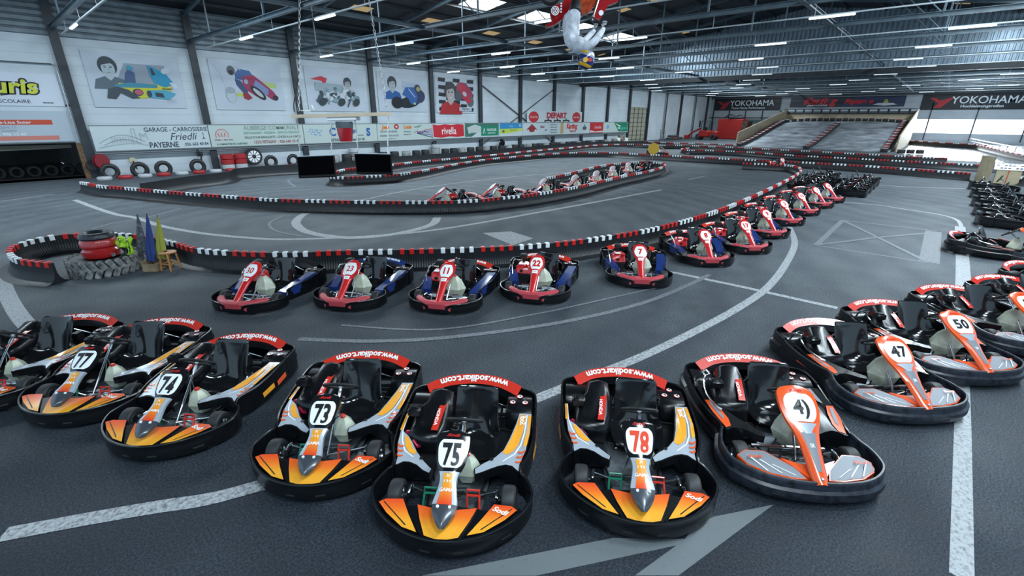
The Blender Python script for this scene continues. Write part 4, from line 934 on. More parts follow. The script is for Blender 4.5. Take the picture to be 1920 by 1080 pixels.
def s1(d):
    d.T('GARAGE - CARROSSERIE', 9.0, 2.68, .36, DKB, .88, .015); d.T('Friedli', 9.3, 2.25, .62, DKB, .95, .0, .35); d.T('S', 10.42, 2.38, .25, DKB); d.T('A', 10.42, 2.12, .25, DKB)
    d.T('PAYERNE', 8.15, 1.77, .46, DKB, .82, .02); d.T('026 662 40 84', 9.95, 1.76, .26, DKB, .9)
    c = (.3, .33, .38)
    d.L([(5.0+.2*i, 1.95+.45*math.sin(i*.28)) for i in range(12)], .025, c); d.L([(5.2+.2*i, 1.85+.3*math.sin(i*.33)) for i in range(10)], .025, c); d.L([(6.6, 1.8), (6.62, 2.75), (6.78, 2.75), (6.8, 1.8)], .02, c)
    for i in range(8): d.L([(5.6+.13*i, 1.95), (5.62+.13*i, 2.3)], .02, c)
    d.L([(4.9, 1.7), (5.6, 1.85), (6.7, 1.95), (7.4, 1.75)], .02, c); d.L([(7.0, 2.1), (7.0, 2.5), (7.15, 2.3), (7.3, 2.5), (7.35, 2.1)], .025, c)
def s2(d):
    d.E(11.55, 2.25, .42, .42, (.45, .12, .12)); d.E(11.55, 2.25, .38, .38, (.55, .5, .48)); d.P([(11.1, 1.82), (12.0, 1.82), (12.0, 2.1), (11.1, 2.1)], (.55, .58, .55))
    for k in (-.15, 0, .15): d.L([(11.55+k, 2.15), (11.5+k*1.5, 2.4)], .04, (.4, .05, .05))
    d.T('FERME LE MERCEAU', 11.62, 1.96, .13, DKB, 1, .01); d.T('A 5 MINUTES DU KARTING', 12.1, 1.68, .17, GRN_, .95, .02)
    d.T('AUBERGE COMMUNALE', 14.95, 2.72, .40, (.25, .36, .30), .92, .01); d.T('RESTAURANT - PIZZERIA - SERVICE TRAITEUR', 14.95, 2.38, .22, (.16, .40, .28), .88); d.T('SALLE POUR BANQUETS - CHOIX A LA CARTE', 14.95, 2.08, .22, (.1, .16, .14), .88, .01); d.T('1532 FÉTIGNY - 026 660 25 47', 15.2, 1.75, .27, (.35, .06, .06), .95, .01)
def s3(d):
    B = (.02, .12, .38)
    for i in range(14): d.E(17.7+.07*i+.05*math.sin(i*3), 2.4+.2*math.sin(i*2.1)-.01*i, .07, .06, (.25, .38, .6))
    d.T('C', 19.6, 2.35, .85, B, .95, .03); d.T('HAVANNES'[:1]+'AVANN', 20.9, 2.35, .42, B, 1.0, .03); d.T('S', 22.85, 2.3, .85, B, .95, .04); d.T('FÉTIGNY    026 660 53 78', 20.9, 1.72, .28, DKB, 1)
    d.T('et Fils SA', 22.1, 2.05, .14, DKB)
def s4(d):
    O = (.75, .2, .02)
    d.T('Jean', 24.6, 2.66, .46, O, 1, .05, .2); d.T('VACANCES BALNÉAIRES', 24.9, 2.28, .22, DKB, .75, .01); d.T('ORGANISATION DE VOYAGES', 24.95, 1.93, .2, DKB, .72, .01); d.T('026 663 11 21', 25.2, 1.68, .14, DKB)
    d.E(25.75, 2.68, .26, .22, REDC); d.T('w', 25.75, 2.70, .32, (.7, .7, .7), 1, .03)
    d.T('Louis', 26.95, 2.66, .40, O, 1, .05, .2); d.T('1530 Payerne', 26.9, 2.25, .15, DKB); d.T('026 660 57 57', 26.9, 2.0, .14, DKB)
    d.T('Voyages', 28.1, 2.7, .26, GRN_, 1, 0, .3, rot=.2)
    for k, c in enumerate([(.5, .05, .05), (.05, .05, .4), (.3, .05, .3), (.05, .1, .3), (.02, .02, .1)]): d.P([(28.0, 2.2-.03*k), (29.8, 2.5-.2*k), (29.8, 2.44-.2*k), (28.0, 2.17-.03*k)], c)
    for k in range(6): d.E(27.7+.3*k, 2.15+.1*math.sin(k*2), .05, .04, INKC); d.L([(27.74+.3*k, 2.15+.1*math.sin(k*2)), (27.76+.3*k, 2.35+.1*math.sin(k*2))], .02, INKC)
INKC = (.02, .02, .025)
def s5(d):
    d.P([(29.9, 2.85), (30.6, 2.75), (31.4, 2.86), (32.3, 2.78), (33.1, 2.86), (33.9, 2.8), (33.95, 1.7), (33.0, 1.62), (32.0, 1.7), (31.0, 1.6), (29.95, 1.68)], (.55, .02, .035)); d.T('rivella', 31.95, 2.25, .95, (.8, .8, .8), .85, .01)
def s6(d):
    d.P([(34.1, 2.9), (39.1, 2.9), (39.1, 2.6), (36.5, 2.3), (35, 1.6), (34.1, 1.6)], (.05, .16, .12)); d.P([(34.4, 2.5), (35.5, 2.8), (36.8, 2.5), (36.2, 2.0), (34.6, 1.9)], (.5, .55, .55)); d.T('FULLY', 35.2, 1.95, .25, GRN_, 1, .02)
    d.P([(36.4, 2.6), (39.1, 2.6), (39.1, 1.65), (36.4, 1.65)], (.01, .22, .13)); d.T('VAUDOISE', 38.0, 2.25, .36, (.75, .8, .8), .85, .02); d.T('ASSURANCES', 38.0, 1.92, .2, (.75, .8, .8), 1); d.L([(36.7, 1.85), (36.85, 2.4), (37.0, 1.85)], .06, (.75, .8, .8))
def s7(d):
    d.P([(39.3, 2.9), (43.1, 2.9), (43.1, 2.35), (39.3, 2.3)], (.03, .25, .5)); d.P([(39.3, 2.3), (43.1, 2.35), (43.1, 2.1), (41, 1.85), (39.3, 1.8)], (.5, .6, .08)); d.E(39.9, 2.05, .2, .14, GRN_); d.T('Station service', 41.6, 2.18, .2, DKB); d.T('Centre', 41.2, 2.6, .22, (.6, .7, .8)); d.E(42.7, 2.65, .14, .14, (.5, .6, .7))
def s8(d):
    d.P([(43.8, 2.1), (44.9, 2.8), (46.0, 2.1), (45.5, 2.2), (45.3, 1.9), (44.5, 1.9), (44.3, 2.2)], (.3, .03, .03)); d.T('boo', 46.9, 2.5, .5, (.25, .03, .12), 1, .03, .2); d.T('nd', 47.6, 2.1, .35, (.05, .05, .3), 1, .03)
    for k in range(4): d.T('installations sanitaires', 49.2, 2.7-.3*k, .2, DKB, .8, .01)
def s9(d):
    d.T('Karting', 53.2, 2.5, .85, (.6, .03, .02), .95, .05, .15); d.T('Payerne', 53.4, 1.9, .45, (.5, .05, .03), 1, .03, .15); d.E(56.2, 2.2, .5, .25, (.05, .1, .12)); d.E(56.2, 2.5, .15, .2, (.1, .25, .2))
    d.P([(50.7, 2.9), (51.3, 2.9), (51.3, 1.6), (50.7, 1.6)], (.5, .35, .15))
def s10(d): d.T('Coca-Cola', 59.6, 2.3, .5, (.8, .8, .8), .8, .0, .3); d.P([(57.6, 1.9), (59, 1.7), (61, 1.8), (61, 1.62), (57.6, 1.62)], (.7, .7, .7))
def s11(d): d.P([(61.8, 2.3), (62.3, 2.7), (62.8, 2.3), (62.3, 1.9)], (.2, .4, .6)); d.P([(64, 2.9), (68.2, 2.9), (68.2, 1.6), (65.5, 1.6)], (.02, .22, .12)); d.P([(64.3, 2.8), (66.2, 2.4), (65, 2.1), (66.8, 1.8)], (.7, .75, .75)); d.P([(65.5, 2.3), (68.1, 2.2), (68.1, 1.9), (66, 1.9)], (.03, .4, .25))
BW = (.55, .62, .64); BG = (.5, .58, .55)
for a, b, c, f, lab in [(4.75, 10.75, BW, s1, 'long white board reading GARAGE - CARROSSERIE Friedli PAYERNE'), (10.8, 17.2, BG, s2, 'pale green board reading AUBERGE COMMUNALE'), (17.25, 23.7, BG, s3, 'white board with large blue C and S behind the red lamp'), (23.75, 29.8, BG, s4, 'white board reading Jean Louis in orange letters'),
        (29.85, 34.05, BW, s5, 'red and white board reading rivella'), (34.1, 39.15, BW, s6, 'green board reading VAUDOISE'), (39.2, 43.2, BW, s7, 'blue and yellow board right of the green one'), (43.25, 50.6, BW, s8, 'white board with red diamond emblem under the DEPART sign'),
        (50.65, 57.5, BW, s9, 'white board reading Karting in red'), (57.55, 61.0, (.5, .02, .03), s10, 'small red board reading Coca-Cola in the sign row'), (61.05, 68.3, BG, s11, 'last board of the row, white and green')]:
    sign(a, b, 1.52, 2.92, SY, lab, c, extra=f, frame=(.2, .22, .23))
mb = MB(); mb.box((36.5, WY-.32, 1.42), (63.6, .12, .14)); mb.box((36.5, WY-.3, 1.27), (63.6, .03, .03)); struct(mb.build('trim_56', mat('grey_channel', (.22, .25, .27), .5)))
def sd(d):
    for x in (45.2, 54.1): d.E(x, 3.58, .95, .62, (.5, .02, .03)); d.T('Coca-Cola', x, 3.6, .36, (.75, .75, .75), .9, 0, .3)
    d.T('DEPART', 49.8, 3.78, .85, (.45, .02, .04), 1.35, .06)
    for k, c in enumerate([(.4, .03, .03), (.4, .03, .03), (.02, .3, .12)]):
        x = 48+1.9*k; d.P([(x-.7, 3.1), (x-.5, 3.25), (x+.5, 3.25), (x+.7, 3.1)], INKC); d.P([(x-.2, 3.25), (x, 3.5), (x+.25, 3.25)], c); d.E(x-.6, 3.12, .16, .12, INKC); d.E(x+.6, 3.12, .16, .12, INKC)
sign(44.0, 55.4, 2.98, 4.25, SY, 'white start sign reading DEPART between two red discs', BW, extra=sd)
# banners over the opening at the left
def sa(d):
    d.T('souris', 1.75, 4.95, 1.0, INKC, 1.15, .10, .15); d.T('souris', 1.75, 4.95, 1.0, (.60, .62, .05), 1.15, .03, .15); d.T("D'ENFANTS EN AGE SCOLAIRE", .9, 4.18, .24, DKB, 1.1, .01); d.T('www.', 3.4, 4.15, .2, DKB)
sign(-2.5, 4.05, 3.95, 5.6, WY-.04, 'white banner with yellow outlined lettering ending in ouris at the left edge', (.62, .66, .74), 'banner', 'banner', .02, extra=sa)
def sb(d):
    d.P([(-2, 3.25), (3.3, 3.25), (3.3, 3.0), (-2, 3.0)], (.55, .07, .03)); d.T('oz Jane-Lise Suter', 1.55, 3.125, .2, (.7, .7, .72), 1.25, .02); d.P([(-2, 2.42), (3.4, 2.42), (3.4, 2.2), (-2, 2.2)], (.6, .2, .16))
    d.T('rue de la Gare 13', 1.1, 2.88, .18, (.3, .36, .42), 1.15); d.T('1522 Lucens', 1.3, 2.72, .18, (.3, .36, .42), 1.15); d.T('Fax 021 906 12 60', 1.3, 2.52, .19, (.8, .82, .84), 1.15, .02)
sign(-2.5, 4.0, 2.1, 3.7, WY-.03, 'pale company sign with red stripe reading Jane-Lise Suter', (.44, .50, .56), 'sign_board', 'sign', .02, extra=sb)
# posters
SK = (.45, .5, .55); HAIR = (.03, .045, .055); PAPR = (.50, .55, .62)
def face(d, x, z, s, hair, skin, top, smile=False):
    d.P([(x-1.0*s, z-1.35*s), (x-.8*s, z-.75*s), (x-.3*s, z-.55*s), (x+.3*s, z-.55*s), (x+.85*s, z-.75*s), (x+1.05*s, z-1.35*s)], top)
    d.P([(x-.2*s, z-.35*s), (x+.2*s, z-.35*s), (x+.22*s, z-.6*s), (x, z-.8*s), (x-.22*s, z-.6*s)], skin)
    d.E(x, z+.12*s, .52*s, .58*s, hair); d.E(x, z-.08*s, .36*s, .50*s, skin)
    d.P([(x-.40*s, z+.12*s), (x-.3*s, z+.45*s), (x+.3*s, z+.45*s), (x+.40*s, z+.12*s), (x+.2*s, z+.28*s), (x-.1*s, z+.22*s)], hair)
    for k in (-1, 1): d.E(x+.15*s*k, z+.02*s, .07*s, .03*s, HAIR); d.L([(x+.24*s*k, z+.1*s), (x+.08*s*k, z+.11*s)], .03*s, HAIR)
    d.L([(x, z), (x+.03*s, z-.15*s), (x-.03*s, z-.17*s)], .02*s, (.25, .28, .3)); d.L([(x-.1*s, z-.3*s), (x, z-.32*s), (x+.1*s, z-.3*s)], .04*s, (.35, .2, .2) if not smile else (.7, .7, .7))
def p1(d):
    d.P([(7.2, 6.4), (9.2, 6.4), (9.2, 5.3), (6.6, 5.3)], (.28, .32, .38)); face(d, 6.4, 6.1, .86, HAIR, (.45, .52, .56), (.10, .14, .17))
    d.P([(6.7, 5.3), (9.3, 5.35), (9.3, 4.95), (8.6, 4.6), (7.5, 4.45), (6.6, 4.9)], (.60, .58, .05))
    d.P([(7.0, 5.3), (7.15, 5.85), (7.35, 6.1), (7.6, 5.9), (7.55, 5.25)], (.06, .10, .22)); d.E(7.42, 6.15, .16, .15, (.05, .28, .38)); d.P([(6.5, 5.2), (7.2, 5.35), (8.6, 5.3), (8.6, 5.1), (6.5, 5.05)], (.05, .25, .36))
    d.P([(8.3, 6.35), (8.55, 6.3), (9.2, 5.9), (9.55, 5.35), (9.0, 5.15), (8.5, 5.35), (8.35, 5.8)], (.02, .28, .45)); d.P([(8.42, 6.25), (8.55, 6.2), (8.65, 5.85), (8.45, 5.8)], (.06, .04, .05)); d.E(9.2, 6.1, .25, .16, (.55, .6, .65), .4)
    for k in range(4): d.L([(9.3+.07*k, 5.45), (9.5+.07*k, 5.1)], .05, (.7, .75, .78))
    d.P([(6.0, 4.45), (6.15, 4.95), (6.6, 5.1), (7.1, 4.95), (7.6, 4.5), (7.2, 4.45), (6.7, 4.75), (6.4, 4.4)], (.05, .07, .09)); d.E(7.55, 4.82, .26, .2, HAIR); d.E(7.58, 4.82, .2, .15, (.5, .1, .15))
    d.P([(8.0, 4.55), (8.1, 4.95), (9.0, 5.0), (9.5, 4.8), (9.1, 4.45), (8.5, 4.5)], (.08, .35, .5)); d.P([(8.4, 4.6), (8.4, 4.85), (8.8, 4.8), (8.85, 4.55)], HAIR); d.E(8.1, 4.75, .13, .2, (.03, .06, .12)); d.T('Streatler', 9.1, 5.08, .16, HAIR, 1, .01, .3)
    for k in range(6): d.L([(8.9+.1*k, 4.25), (8.95+.1*k, 4.5)], .015, (.3, .34, .4))
def p2(d):
    d.P([(14.0, 5.9), (15.9, 5.7), (15.9, 5.4), (14.0, 5.45)], (.45, .55, .2)); d.P([(12.9, 5.0), (13.8, 5.0), (13.8, 4.75), (12.9, 4.8)], (.5, .58, .12))
    d.E(13.0, 6.4, .26, .30, (.10, .11, .13)); d.P([(12.8, 6.35), (12.95, 6.1), (13.2, 6.3), (13.0, 6.45)], (.01, .01, .015)); d.P([(13.2, 6.2), (13.5, 6.55), (14.2, 6.45), (14.4, 6.1), (13.8, 5.8), (13.2, 5.9)], (.05, .11, .28)); d.P([(13.15, 5.9), (13.5, 5.8), (13.9, 5.1), (13.6, 4.95), (13.2, 5.5)], (.04, .07, .17))
    d.P([(13.7, 6.1), (14.4, 6.2), (14.9, 5.8), (15.6, 5.2), (15.9, 4.75), (15.5, 4.6), (14.9, 5.0), (14.4, 4.8), (13.8, 5.2), (13.6, 5.6)], (.33, .03, .09)); d.P([(14.5, 5.9), (15.3, 5.3), (15.2, 4.9), (14.7, 5.0), (14.3, 5.5)], (.2, .25, .45)); d.E(14.55, 5.05, .62, .26, INKC, -.75); d.E(14.55, 5.05, .42, .13, (.5, .52, .55), -.75); d.P([(13.5, 4.95), (13.8, 5.1), (14.1, 4.7), (13.8, 4.55), (13.55, 4.65)], (.3, .02, .04)); d.E(15.7, 4.75, .2, .18, INKC); d.E(13.85, 5.75, .14, .16, (.3, .4, .5))
    d.E(12.75, 4.85, .34, .5, (.38, .43, .48)); d.E(12.75, 4.75, .26, .4, (.48, .53, .6)); d.E(12.75, 5.15, .3, .22, (.33, .38, .42))
    d.L([(12.0, 6.7), (12.3, 6.2), (12.5, 5.4)], .03, (.62, .66, .72)); d.L([(13.3, 6.8), (13.6, 6.4)], .03, (.62, .66, .72))
def p3(d):
    d.P([(18.5, 6.2), (19.4, 6.45), (19.9, 6.3), (19.6, 5.75), (19.4, 6.1)], (.55, .03, .05)); face(d, 21.6, 6.0, .68, HAIR, (.42, .40, .42), (.4, .44, .5)); d.P([(18.8, 6.0), (21.2, 5.9), (21.2, 5.4), (18.8, 5.4)], (.33, .4, .45))
    rnd = random.Random(3)
    for k in range(46):
        x = 18.9+3.6*rnd.random(); z = 4.5+1.2*rnd.random()*(1-abs(x-20.6)/3.6); c = rnd.choice([(.05, .09, .11), (.10, .16, .18), (.62, .66, .7), (.25, .34, .38), (.04, .05, .06)]); d.E(x, z, .12+.25*rnd.random(), .07+.12*rnd.random(), c, rnd.random()*3, 8)
    for k in (19.3, 20.9, 22.2): d.E(k, 4.6, .35, .26, (.03, .045, .05), .6)
def p4(d):
    face(d, 25.9, 6.2, .92, HAIR, (.42, .46, .5), (.02, .10, .32)); d.P([(27, 6.5), (29, 6.3), (28.8, 5.8), (27, 5.9)], (.38, .46, .56))
    d.E(27.6, 4.75, 1.2, .46, (.012, .015, .022), .12); d.E(26.3, 4.7, .6, .5, (.01, .012, .015)); d.E(28.7, 5.3, .75, .6, (.03, .04, .10)); d.P([(26.9, 5.4), (27.3, 6.0), (28.2, 6.05), (28.6, 5.3), (28.4, 4.6), (27.8, 4.6), (27.5, 5.1)], (.03, .12, .36)); d.E(28.6, 5.95, .36, .34, (.05, .05, .09)); d.E(28.7, 5.9, .22, .2, (.4, .36, .15)); d.E(28.2, 4.65, .14, .1, (.45, .55, .3)); d.L([(27.6, 5.9), (28.3, 5.2)], .08, (.5, .55, .65))
def p5(d):
    for i in range(9):
        for j in range(5):
            if (i+j) % 2 == 0: x = 31.1+.52*j+j*.42; d.P([(31.1+.94*j, 4.1+.33*i), (31.95+.94*j, 4.05+.33*i), (32.0+.94*j, 4.4+.33*i), (31.15+.94*j, 4.42+.33*i)], INKC)
    d.E(34.5, 5.9, 1.2, .75, (.32, .05, .10), -.5); d.E(33.6, 5.5, .5, .5, (.08, .1, .11)); d.E(35.3, 5.0, .45, .5, (.1, .12, .13)); d.P([(33.6, 6.5), (34.5, 6.6), (35.5, 5.0), (34.9, 4.8), (33.9, 5.8)], (.5, .03, .06)); d.E(34.5, 5.7, .3, .2, (.5, .52, .56), -.5)
    face(d, 32.6, 5.75, 1.45, (.05, .05, .055), (.48, .40, .39), (.42, .02, .025), True); d.P([(33.7, 4.45), (35.4, 4.45), (35.4, 4.1), (33.7, 4.1)], (.5, .55, .62)); d.T('Ferrari', 34.6, 4.3, .36, INKC, 1, .02, .2)
for (a, b, z0, z1, f, lab) in [(5.35, 9.95, 3.95, 6.95, p1, 'cloth poster of a curly-haired man with blue and yellow racing cars'), (11.7, 16.3, 3.9, 7.05, p2, 'cloth poster of a racer leaning on a red and blue motorbike'), (18.1, 23.1, 3.9, 7.05, p3, 'cloth poster with red swoosh, silver racing car and a man standing'), (24.4, 29.6, 3.95, 7.1, p4, 'cloth poster of a dark-haired man above a blue motorcycle rider'), (30.75, 36.1, 3.9, 7.2, p5, 'cloth poster of a smiling man in red over black chequers and a red car')]:
    sign(a, b, z0, z1, WY-.05, lab, PAPR, 'poster', 'poster', .02, extra=f)
# banners on the far wall (they face the camera: text runs towards -Y)
def far_banner(y0, y1, z0, z1, label, col, fn):
    M = mat('far_%.2f_%.2f' % (col[0], col[2]), col, .4); mb = MB(); mb.box((FX-.08, (y0+y1)/2, (z0+z1)/2), (.06, abs(y1-y0), z1-z0)); mats = [M]; st = [0]
    def mi(c):
        m_ = mat('print_%.2f_%.2f_%.2f' % c, c, .4)
        if m_ not in mats: mats.append(m_)
        return mats.index(m_)
    def k(): st[0] += 1; return FX-.12-.004*st[0]
    def T(s, y, z, size, c, sx=1, bold=.01, shear=0):
        x = k(); mb.text(s, lambda u, v: Vector((x, y-u, z+v)), size, mi(c), 'C', sx, bold, shear)
    def P(pts, c):
        x = k(); tr = tessellate_polygon([[Vector((p[0], p[1], 0)) for p in pts]]); mb.add([(x, p[0], p[1]) for p in pts], [tuple(t) for t in tr], mi(c))
    fn(T, P); tag(mb.build('banner', mats), label, 'banner')
NAV = (.012, .014, .02); WC = (.72, .78, .82)
def yk(sub, y0, s):
    def f(T, P):
        R = (.42, .02, .03); x = y0
        P([(x-.3*s, 6.75), (x-1.1*s, 6.75), (x-1.5*s, 6.35), (x-3.2*s, 6.85), (x-1.9*s, 5.3), (x-1.0*s, 5.3), (x-1.5*s, 5.9)], R)
        T('YOKOHAMA', x-6.9*s, 6.42, 1.42*s, WC, .98, .01); T(sub, x-6.4*s, 5.52, .52*s, WC, 1.12, .015)
    return f
far_banner(36.6, 24.3, 5.05, 7.25, 'black YOKOHAMA banner reading Pneus Haute Performance', NAV, yk('Pneus Haute Performance', 36.4, 1.0))
far_banner(3.95, -9.6, 5.0, 7.3, 'black YOKOHAMA banner reading Hochleistungsreifen above bright windows', NAV, yk('Hochleistungsreifen', 3.4, 1.03))
def kp(T, P):
    P([(13, 7.1), (6.2, 7.1), (6.2, 5.6), (15, 5.6)], (.03, .04, .10)); T('Karting', 18.0, 6.55, 1.5, (.6, .02, .03), 1.1, .06, .3); T('Payerne', 12.3, 6.45, 1.0, (.6, .02, .03), 1.25, .06, .3); T('payernoland.ch', 18.4, 5.85, .42, WC, 1.2, .02, .2)
    P([(10.3, 5.85), (9.6, 6.1), (7.6, 6.1), (7.0, 5.85), (8.6, 5.7)], (.6, .62, .65)); P([(8.9, 6.1), (8.8, 6.7), (8.4, 6.7), (8.2, 6.1)], (.35, .4, .1))
far_banner(22.75, 6.05, 5.55, 7.2, 'dark banner with red lettering Karting Payerne above the ramp', (.02, .022, .045), kp)

# ---------------------------------------------------------------- ramp
RA, RB, RY0, RY1 = 69.0, 94.0, 4.2, 20.8; RZ = 3.35
def rz_(x): t = min(1, max(0, (x-RA)/(RB-RA))); return RZ*(t*t*(3-2*t)*.35+t*.65)
RAMPW = mat('ramp_plywood', (.46, .38, .26), .6, noise=.2, nscale=1.2); RAMPT = mat('ramp_rubber', (.36, .39, .43), .3, noise=.6, nscale=.6)
root = empty('track_ramp', (RA, 12, 0)); tag(root, 'wide grey ramp rising to the far wall between plywood sides', 'ramp'); inv = Matrix.Translation(-Vector((RA, 12, 0)))
mb = MB(); mb.grid(lambda u, v: Vector((RA+(RB+3-RA)*u, RY0+(RY1-RY0)*v, rz_(RA+(RB+3-RA)*u)+.02)), 24, 2); mb.grid(lambda u, v: Vector((RA+(RB+3-RA)*u, RY0+(RY1-RY0)*v, max(0, rz_(RA+(RB+3-RA)*u)-.12))), 24, 2); o = mb.build('deck', RAMPT, root); o.matrix_parent_inverse = inv
for y, nm in ((RY1+.45, 'side_board'), (RY0-.45, 'side_board')):
    mb = MB(); n = 12
    rings = []
    for i in range(n+1):
        x = RA+1.5+(RB+1.5-RA-1.5)*i/n; zt = 1.75+(5.05-1.75)*i/n if i < n else 5.05
        rings.append([(x, y-.06, 0), (x, y+.06, 0), (x, y+.06, zt), (x, y-.06, zt)])
    mb.loft(rings); o = mb.build(nm, RAMPW, root, 30); o.matrix_parent_inverse = inv
mb = MB(); mb.box((RB+1.6, (RY0+RY1)/2, 3.9), (.12, RY1-RY0+1, 1.7)); o = mb.build('back_board', RAMPW, root); o.matrix_parent_inverse = inv
mb = MB(); mb.box((RB+1.4, (RY0+RY1)/2+.3, 4.72), (.12, 17.8, .75), 0)
for k in range(14): mb.box((RB+1.32, RY0-.1+1.27*k, 4.85), (.06, 1.0, .28), 1); mb.box((RB+1.32, RY0-.1+1.27*k, 4.53), (.04, 1.05, .06), 2)
o = mb.build('guard_fence', [NAVM := mat('navy_frame', (.012, .014, .02), .4), mat('pale_pane', (.45, .5, .55), .4), GRY], root); o.matrix_parent_inverse = inv
# tyres painted red and white lying in rows on the ramp
def tyre_mesh(R, r, h, M1, M2):
    mb = MB(); pr = [(R-r, -h/2), (R-r*.2, -h/2), (R, -h*.3), (R, h*.3), (R-r*.2, h/2), (R-r*.75, h/2), (R-r, h*.35)]
    mb.lathe(pr, n=18, mis=[0, 0, 0, 0, 1, 1, 0, 0], closed=True); o = mb.build('tyre', [M1, M2]); me = o.data; bpy.data.objects.remove(o); return me
TW = mat('white_painted_tyre', (.5, .52, .55), .5); TR = mat('red_painted_tyre', (.4, .02, .025), .5)
tms = [tyre_mesh(.36, .17, .42, RUB, TW), tyre_mesh(.36, .17, .42, RUB, TR)]
def ramp_tyre(x, y, k, lab, z=None):
    o = bpy.data.objects.new('tyre', tms[k % 2]); COL.objects.link(o); o.location = (x, y, (rz_(x) if z is None else z)+.24); sl = (rz_(x+.5)-rz_(x-.5)) if z is None else 0; o.rotation_euler = (0, -math.atan(sl), 0)
    tag(o, lab, 'tyre', lab)
for i in range(26): x = RA-.2+.85*i; ramp_tyre(x, 20.35, i, ('red' if i % 2 else 'white')+' topped tyre in the left row climbing the ramp')
for i in range(21): x = RA-.4+.95*i; ramp_tyre(x, 12.4, i, ('red' if i % 2 else 'white')+' topped tyre in the middle row dividing the ramp')
for i in range(24): x = RA-.2+.95*i; ramp_tyre(x, 4.7, i, ('red' if i % 2 else 'white')+' topped tyre in the right row climbing the ramp')
for i in range(19): y = 19.9-.85*i; ramp_tyre(RB-1.2-((abs(i-9)/9)**4)*2.4, y, i, ('red' if i % 2 else 'white')+' topped tyre in the row across the head of the ramp')
for i in range(3): ramp_tyre(67.6+.3*i, 3.1-.78*i, i, ('red' if i % 2 else 'white')+' topped tyre on the floor right of the ramp', 0)

# ---------------------------------------------------------------- near-left group: tyres, flags, stool
def thing(name, mb, mats, label, cat, group=None, kind=None, angle=35):
    return tag(mb.build(name, mats, angle=angle), label, cat, group, kind)
TC = Vector((1.42, 14.28, 0))
mb = MB(); R = .66; prof = [(R-.30, .04), (R-.1, .0), (R-.03, .02), (R, .08), (R, .30), (R-.03, .36), (R-.1, .38), (R-.30, .34), (R-.36, .30), (R-.36, .08)]
mb.lathe(prof, TC, 48, closed=True)
for k in range(26):
    a = 2*math.pi*k/26
    for s in (0, 1):
        an = a+s*.14; M = Matrix.Rotation(an, 3, 'Z') @ Matrix.Rotation((.45 if s else -.45), 3, 'X')
        mb.box(TC+Vector((math.cos(an)*(R+.012), math.sin(an)*(R+.012), .10+.18*s)), (.08, .12, .25), 1, M=M, bev=.02)
thing('tractor_tyre', mb, [RUB, mat('muddy_lug', (.22, .22, .215), .8, noise=.8, nscale=9)], 'large muddy tractor tyre lying flat under the red painted tyre stack', 'tyre')
mb = MB(); c = TC+Vector((-.02, .06, .36)); r = .345
mb.lathe([(r-.08, 0), (r-.01, .0), (r+.01, .05), (r+.01, .15), (r-.03, .20), (r-.03, .22), (r+.005, .26), (r+.005, .36), (r-.03, .42), (r-.1, .42)], c, 36, 0)
mb.lathe([(.045, 0), (.05, .03), (.04, .05)], c+Vector((.16, -.31, .05)), 12, 1, Matrix.Rotation(math.pi/2, 3, 'X'))
thing('tyre', mb, [mat('gloss_red_paint', (.42, .012, .014), .3, coat=.5), MET], 'red painted tyre stack standing on the tractor tyre', 'tyre')
mb = MB(); mb.lathe([(r-.14, .02), (r-.03, .0), (r, .04), (r-.01, .10), (r-.05, .15), (r-.12, .155), (r-.16, .12)], c+Vector((0, 0, .42)), 36, closed=True); mb.lathe([(r-.13, .02), (r-.06, .0), (r-.14, .06)], c+Vector((0, 0, .44)), 24)
thing('tyre', mb, [mat('taped_black', (.02, .024, .03), .35, noise=.5, nscale=20, bump=.5)], 'black taped tyre on top of the red painted tyre', 'tyre')
random.seed(5)
mb = MB(); vc = TC+Vector((.42, -.22, .72))
def cloth(mb, c, w_, h_, mi, dx=0):
    mb.grid(lambda u, v: Vector(c)+_r*((u-.5)*w_+.02*math.sin(v*9+dx))+Vector((0, 0, -v*h_+.03*math.sin(u*7+dx)))+Vector((-_f.x, -_f.y, 0))*(.05*math.sin(u*11+v*4+dx)+.10*v), 12, 10, mi)
cloth(mb, vc+Vector((0, 0, .05)), .30, .22, 0); cloth(mb, vc+_r*.14+Vector((0, 0, .0)), .12, .40, 0, 2); cloth(mb, vc+_r*.05-Vector((0, 0, .10)), .24, .30, 1, 1)
for k in (-1, 1): mb.grid(lambda u, v: vc+_r*(.03+.09*k)+_r*(u*.03)-Vector((_f.x, _f.y, 0))*.07+Vector((0, 0, .05-.25*v)), 2, 4, 2)
o = mb.build('safety_vest', [mat('hi_vis_yellow', (.45, .75, .03), .5), BLKM, MET]); md = o.modifiers.new('thickness', 'SOLIDIFY'); md.thickness = .012; tag(o, 'bright yellow safety vest draped over the tyre stack', 'vest')
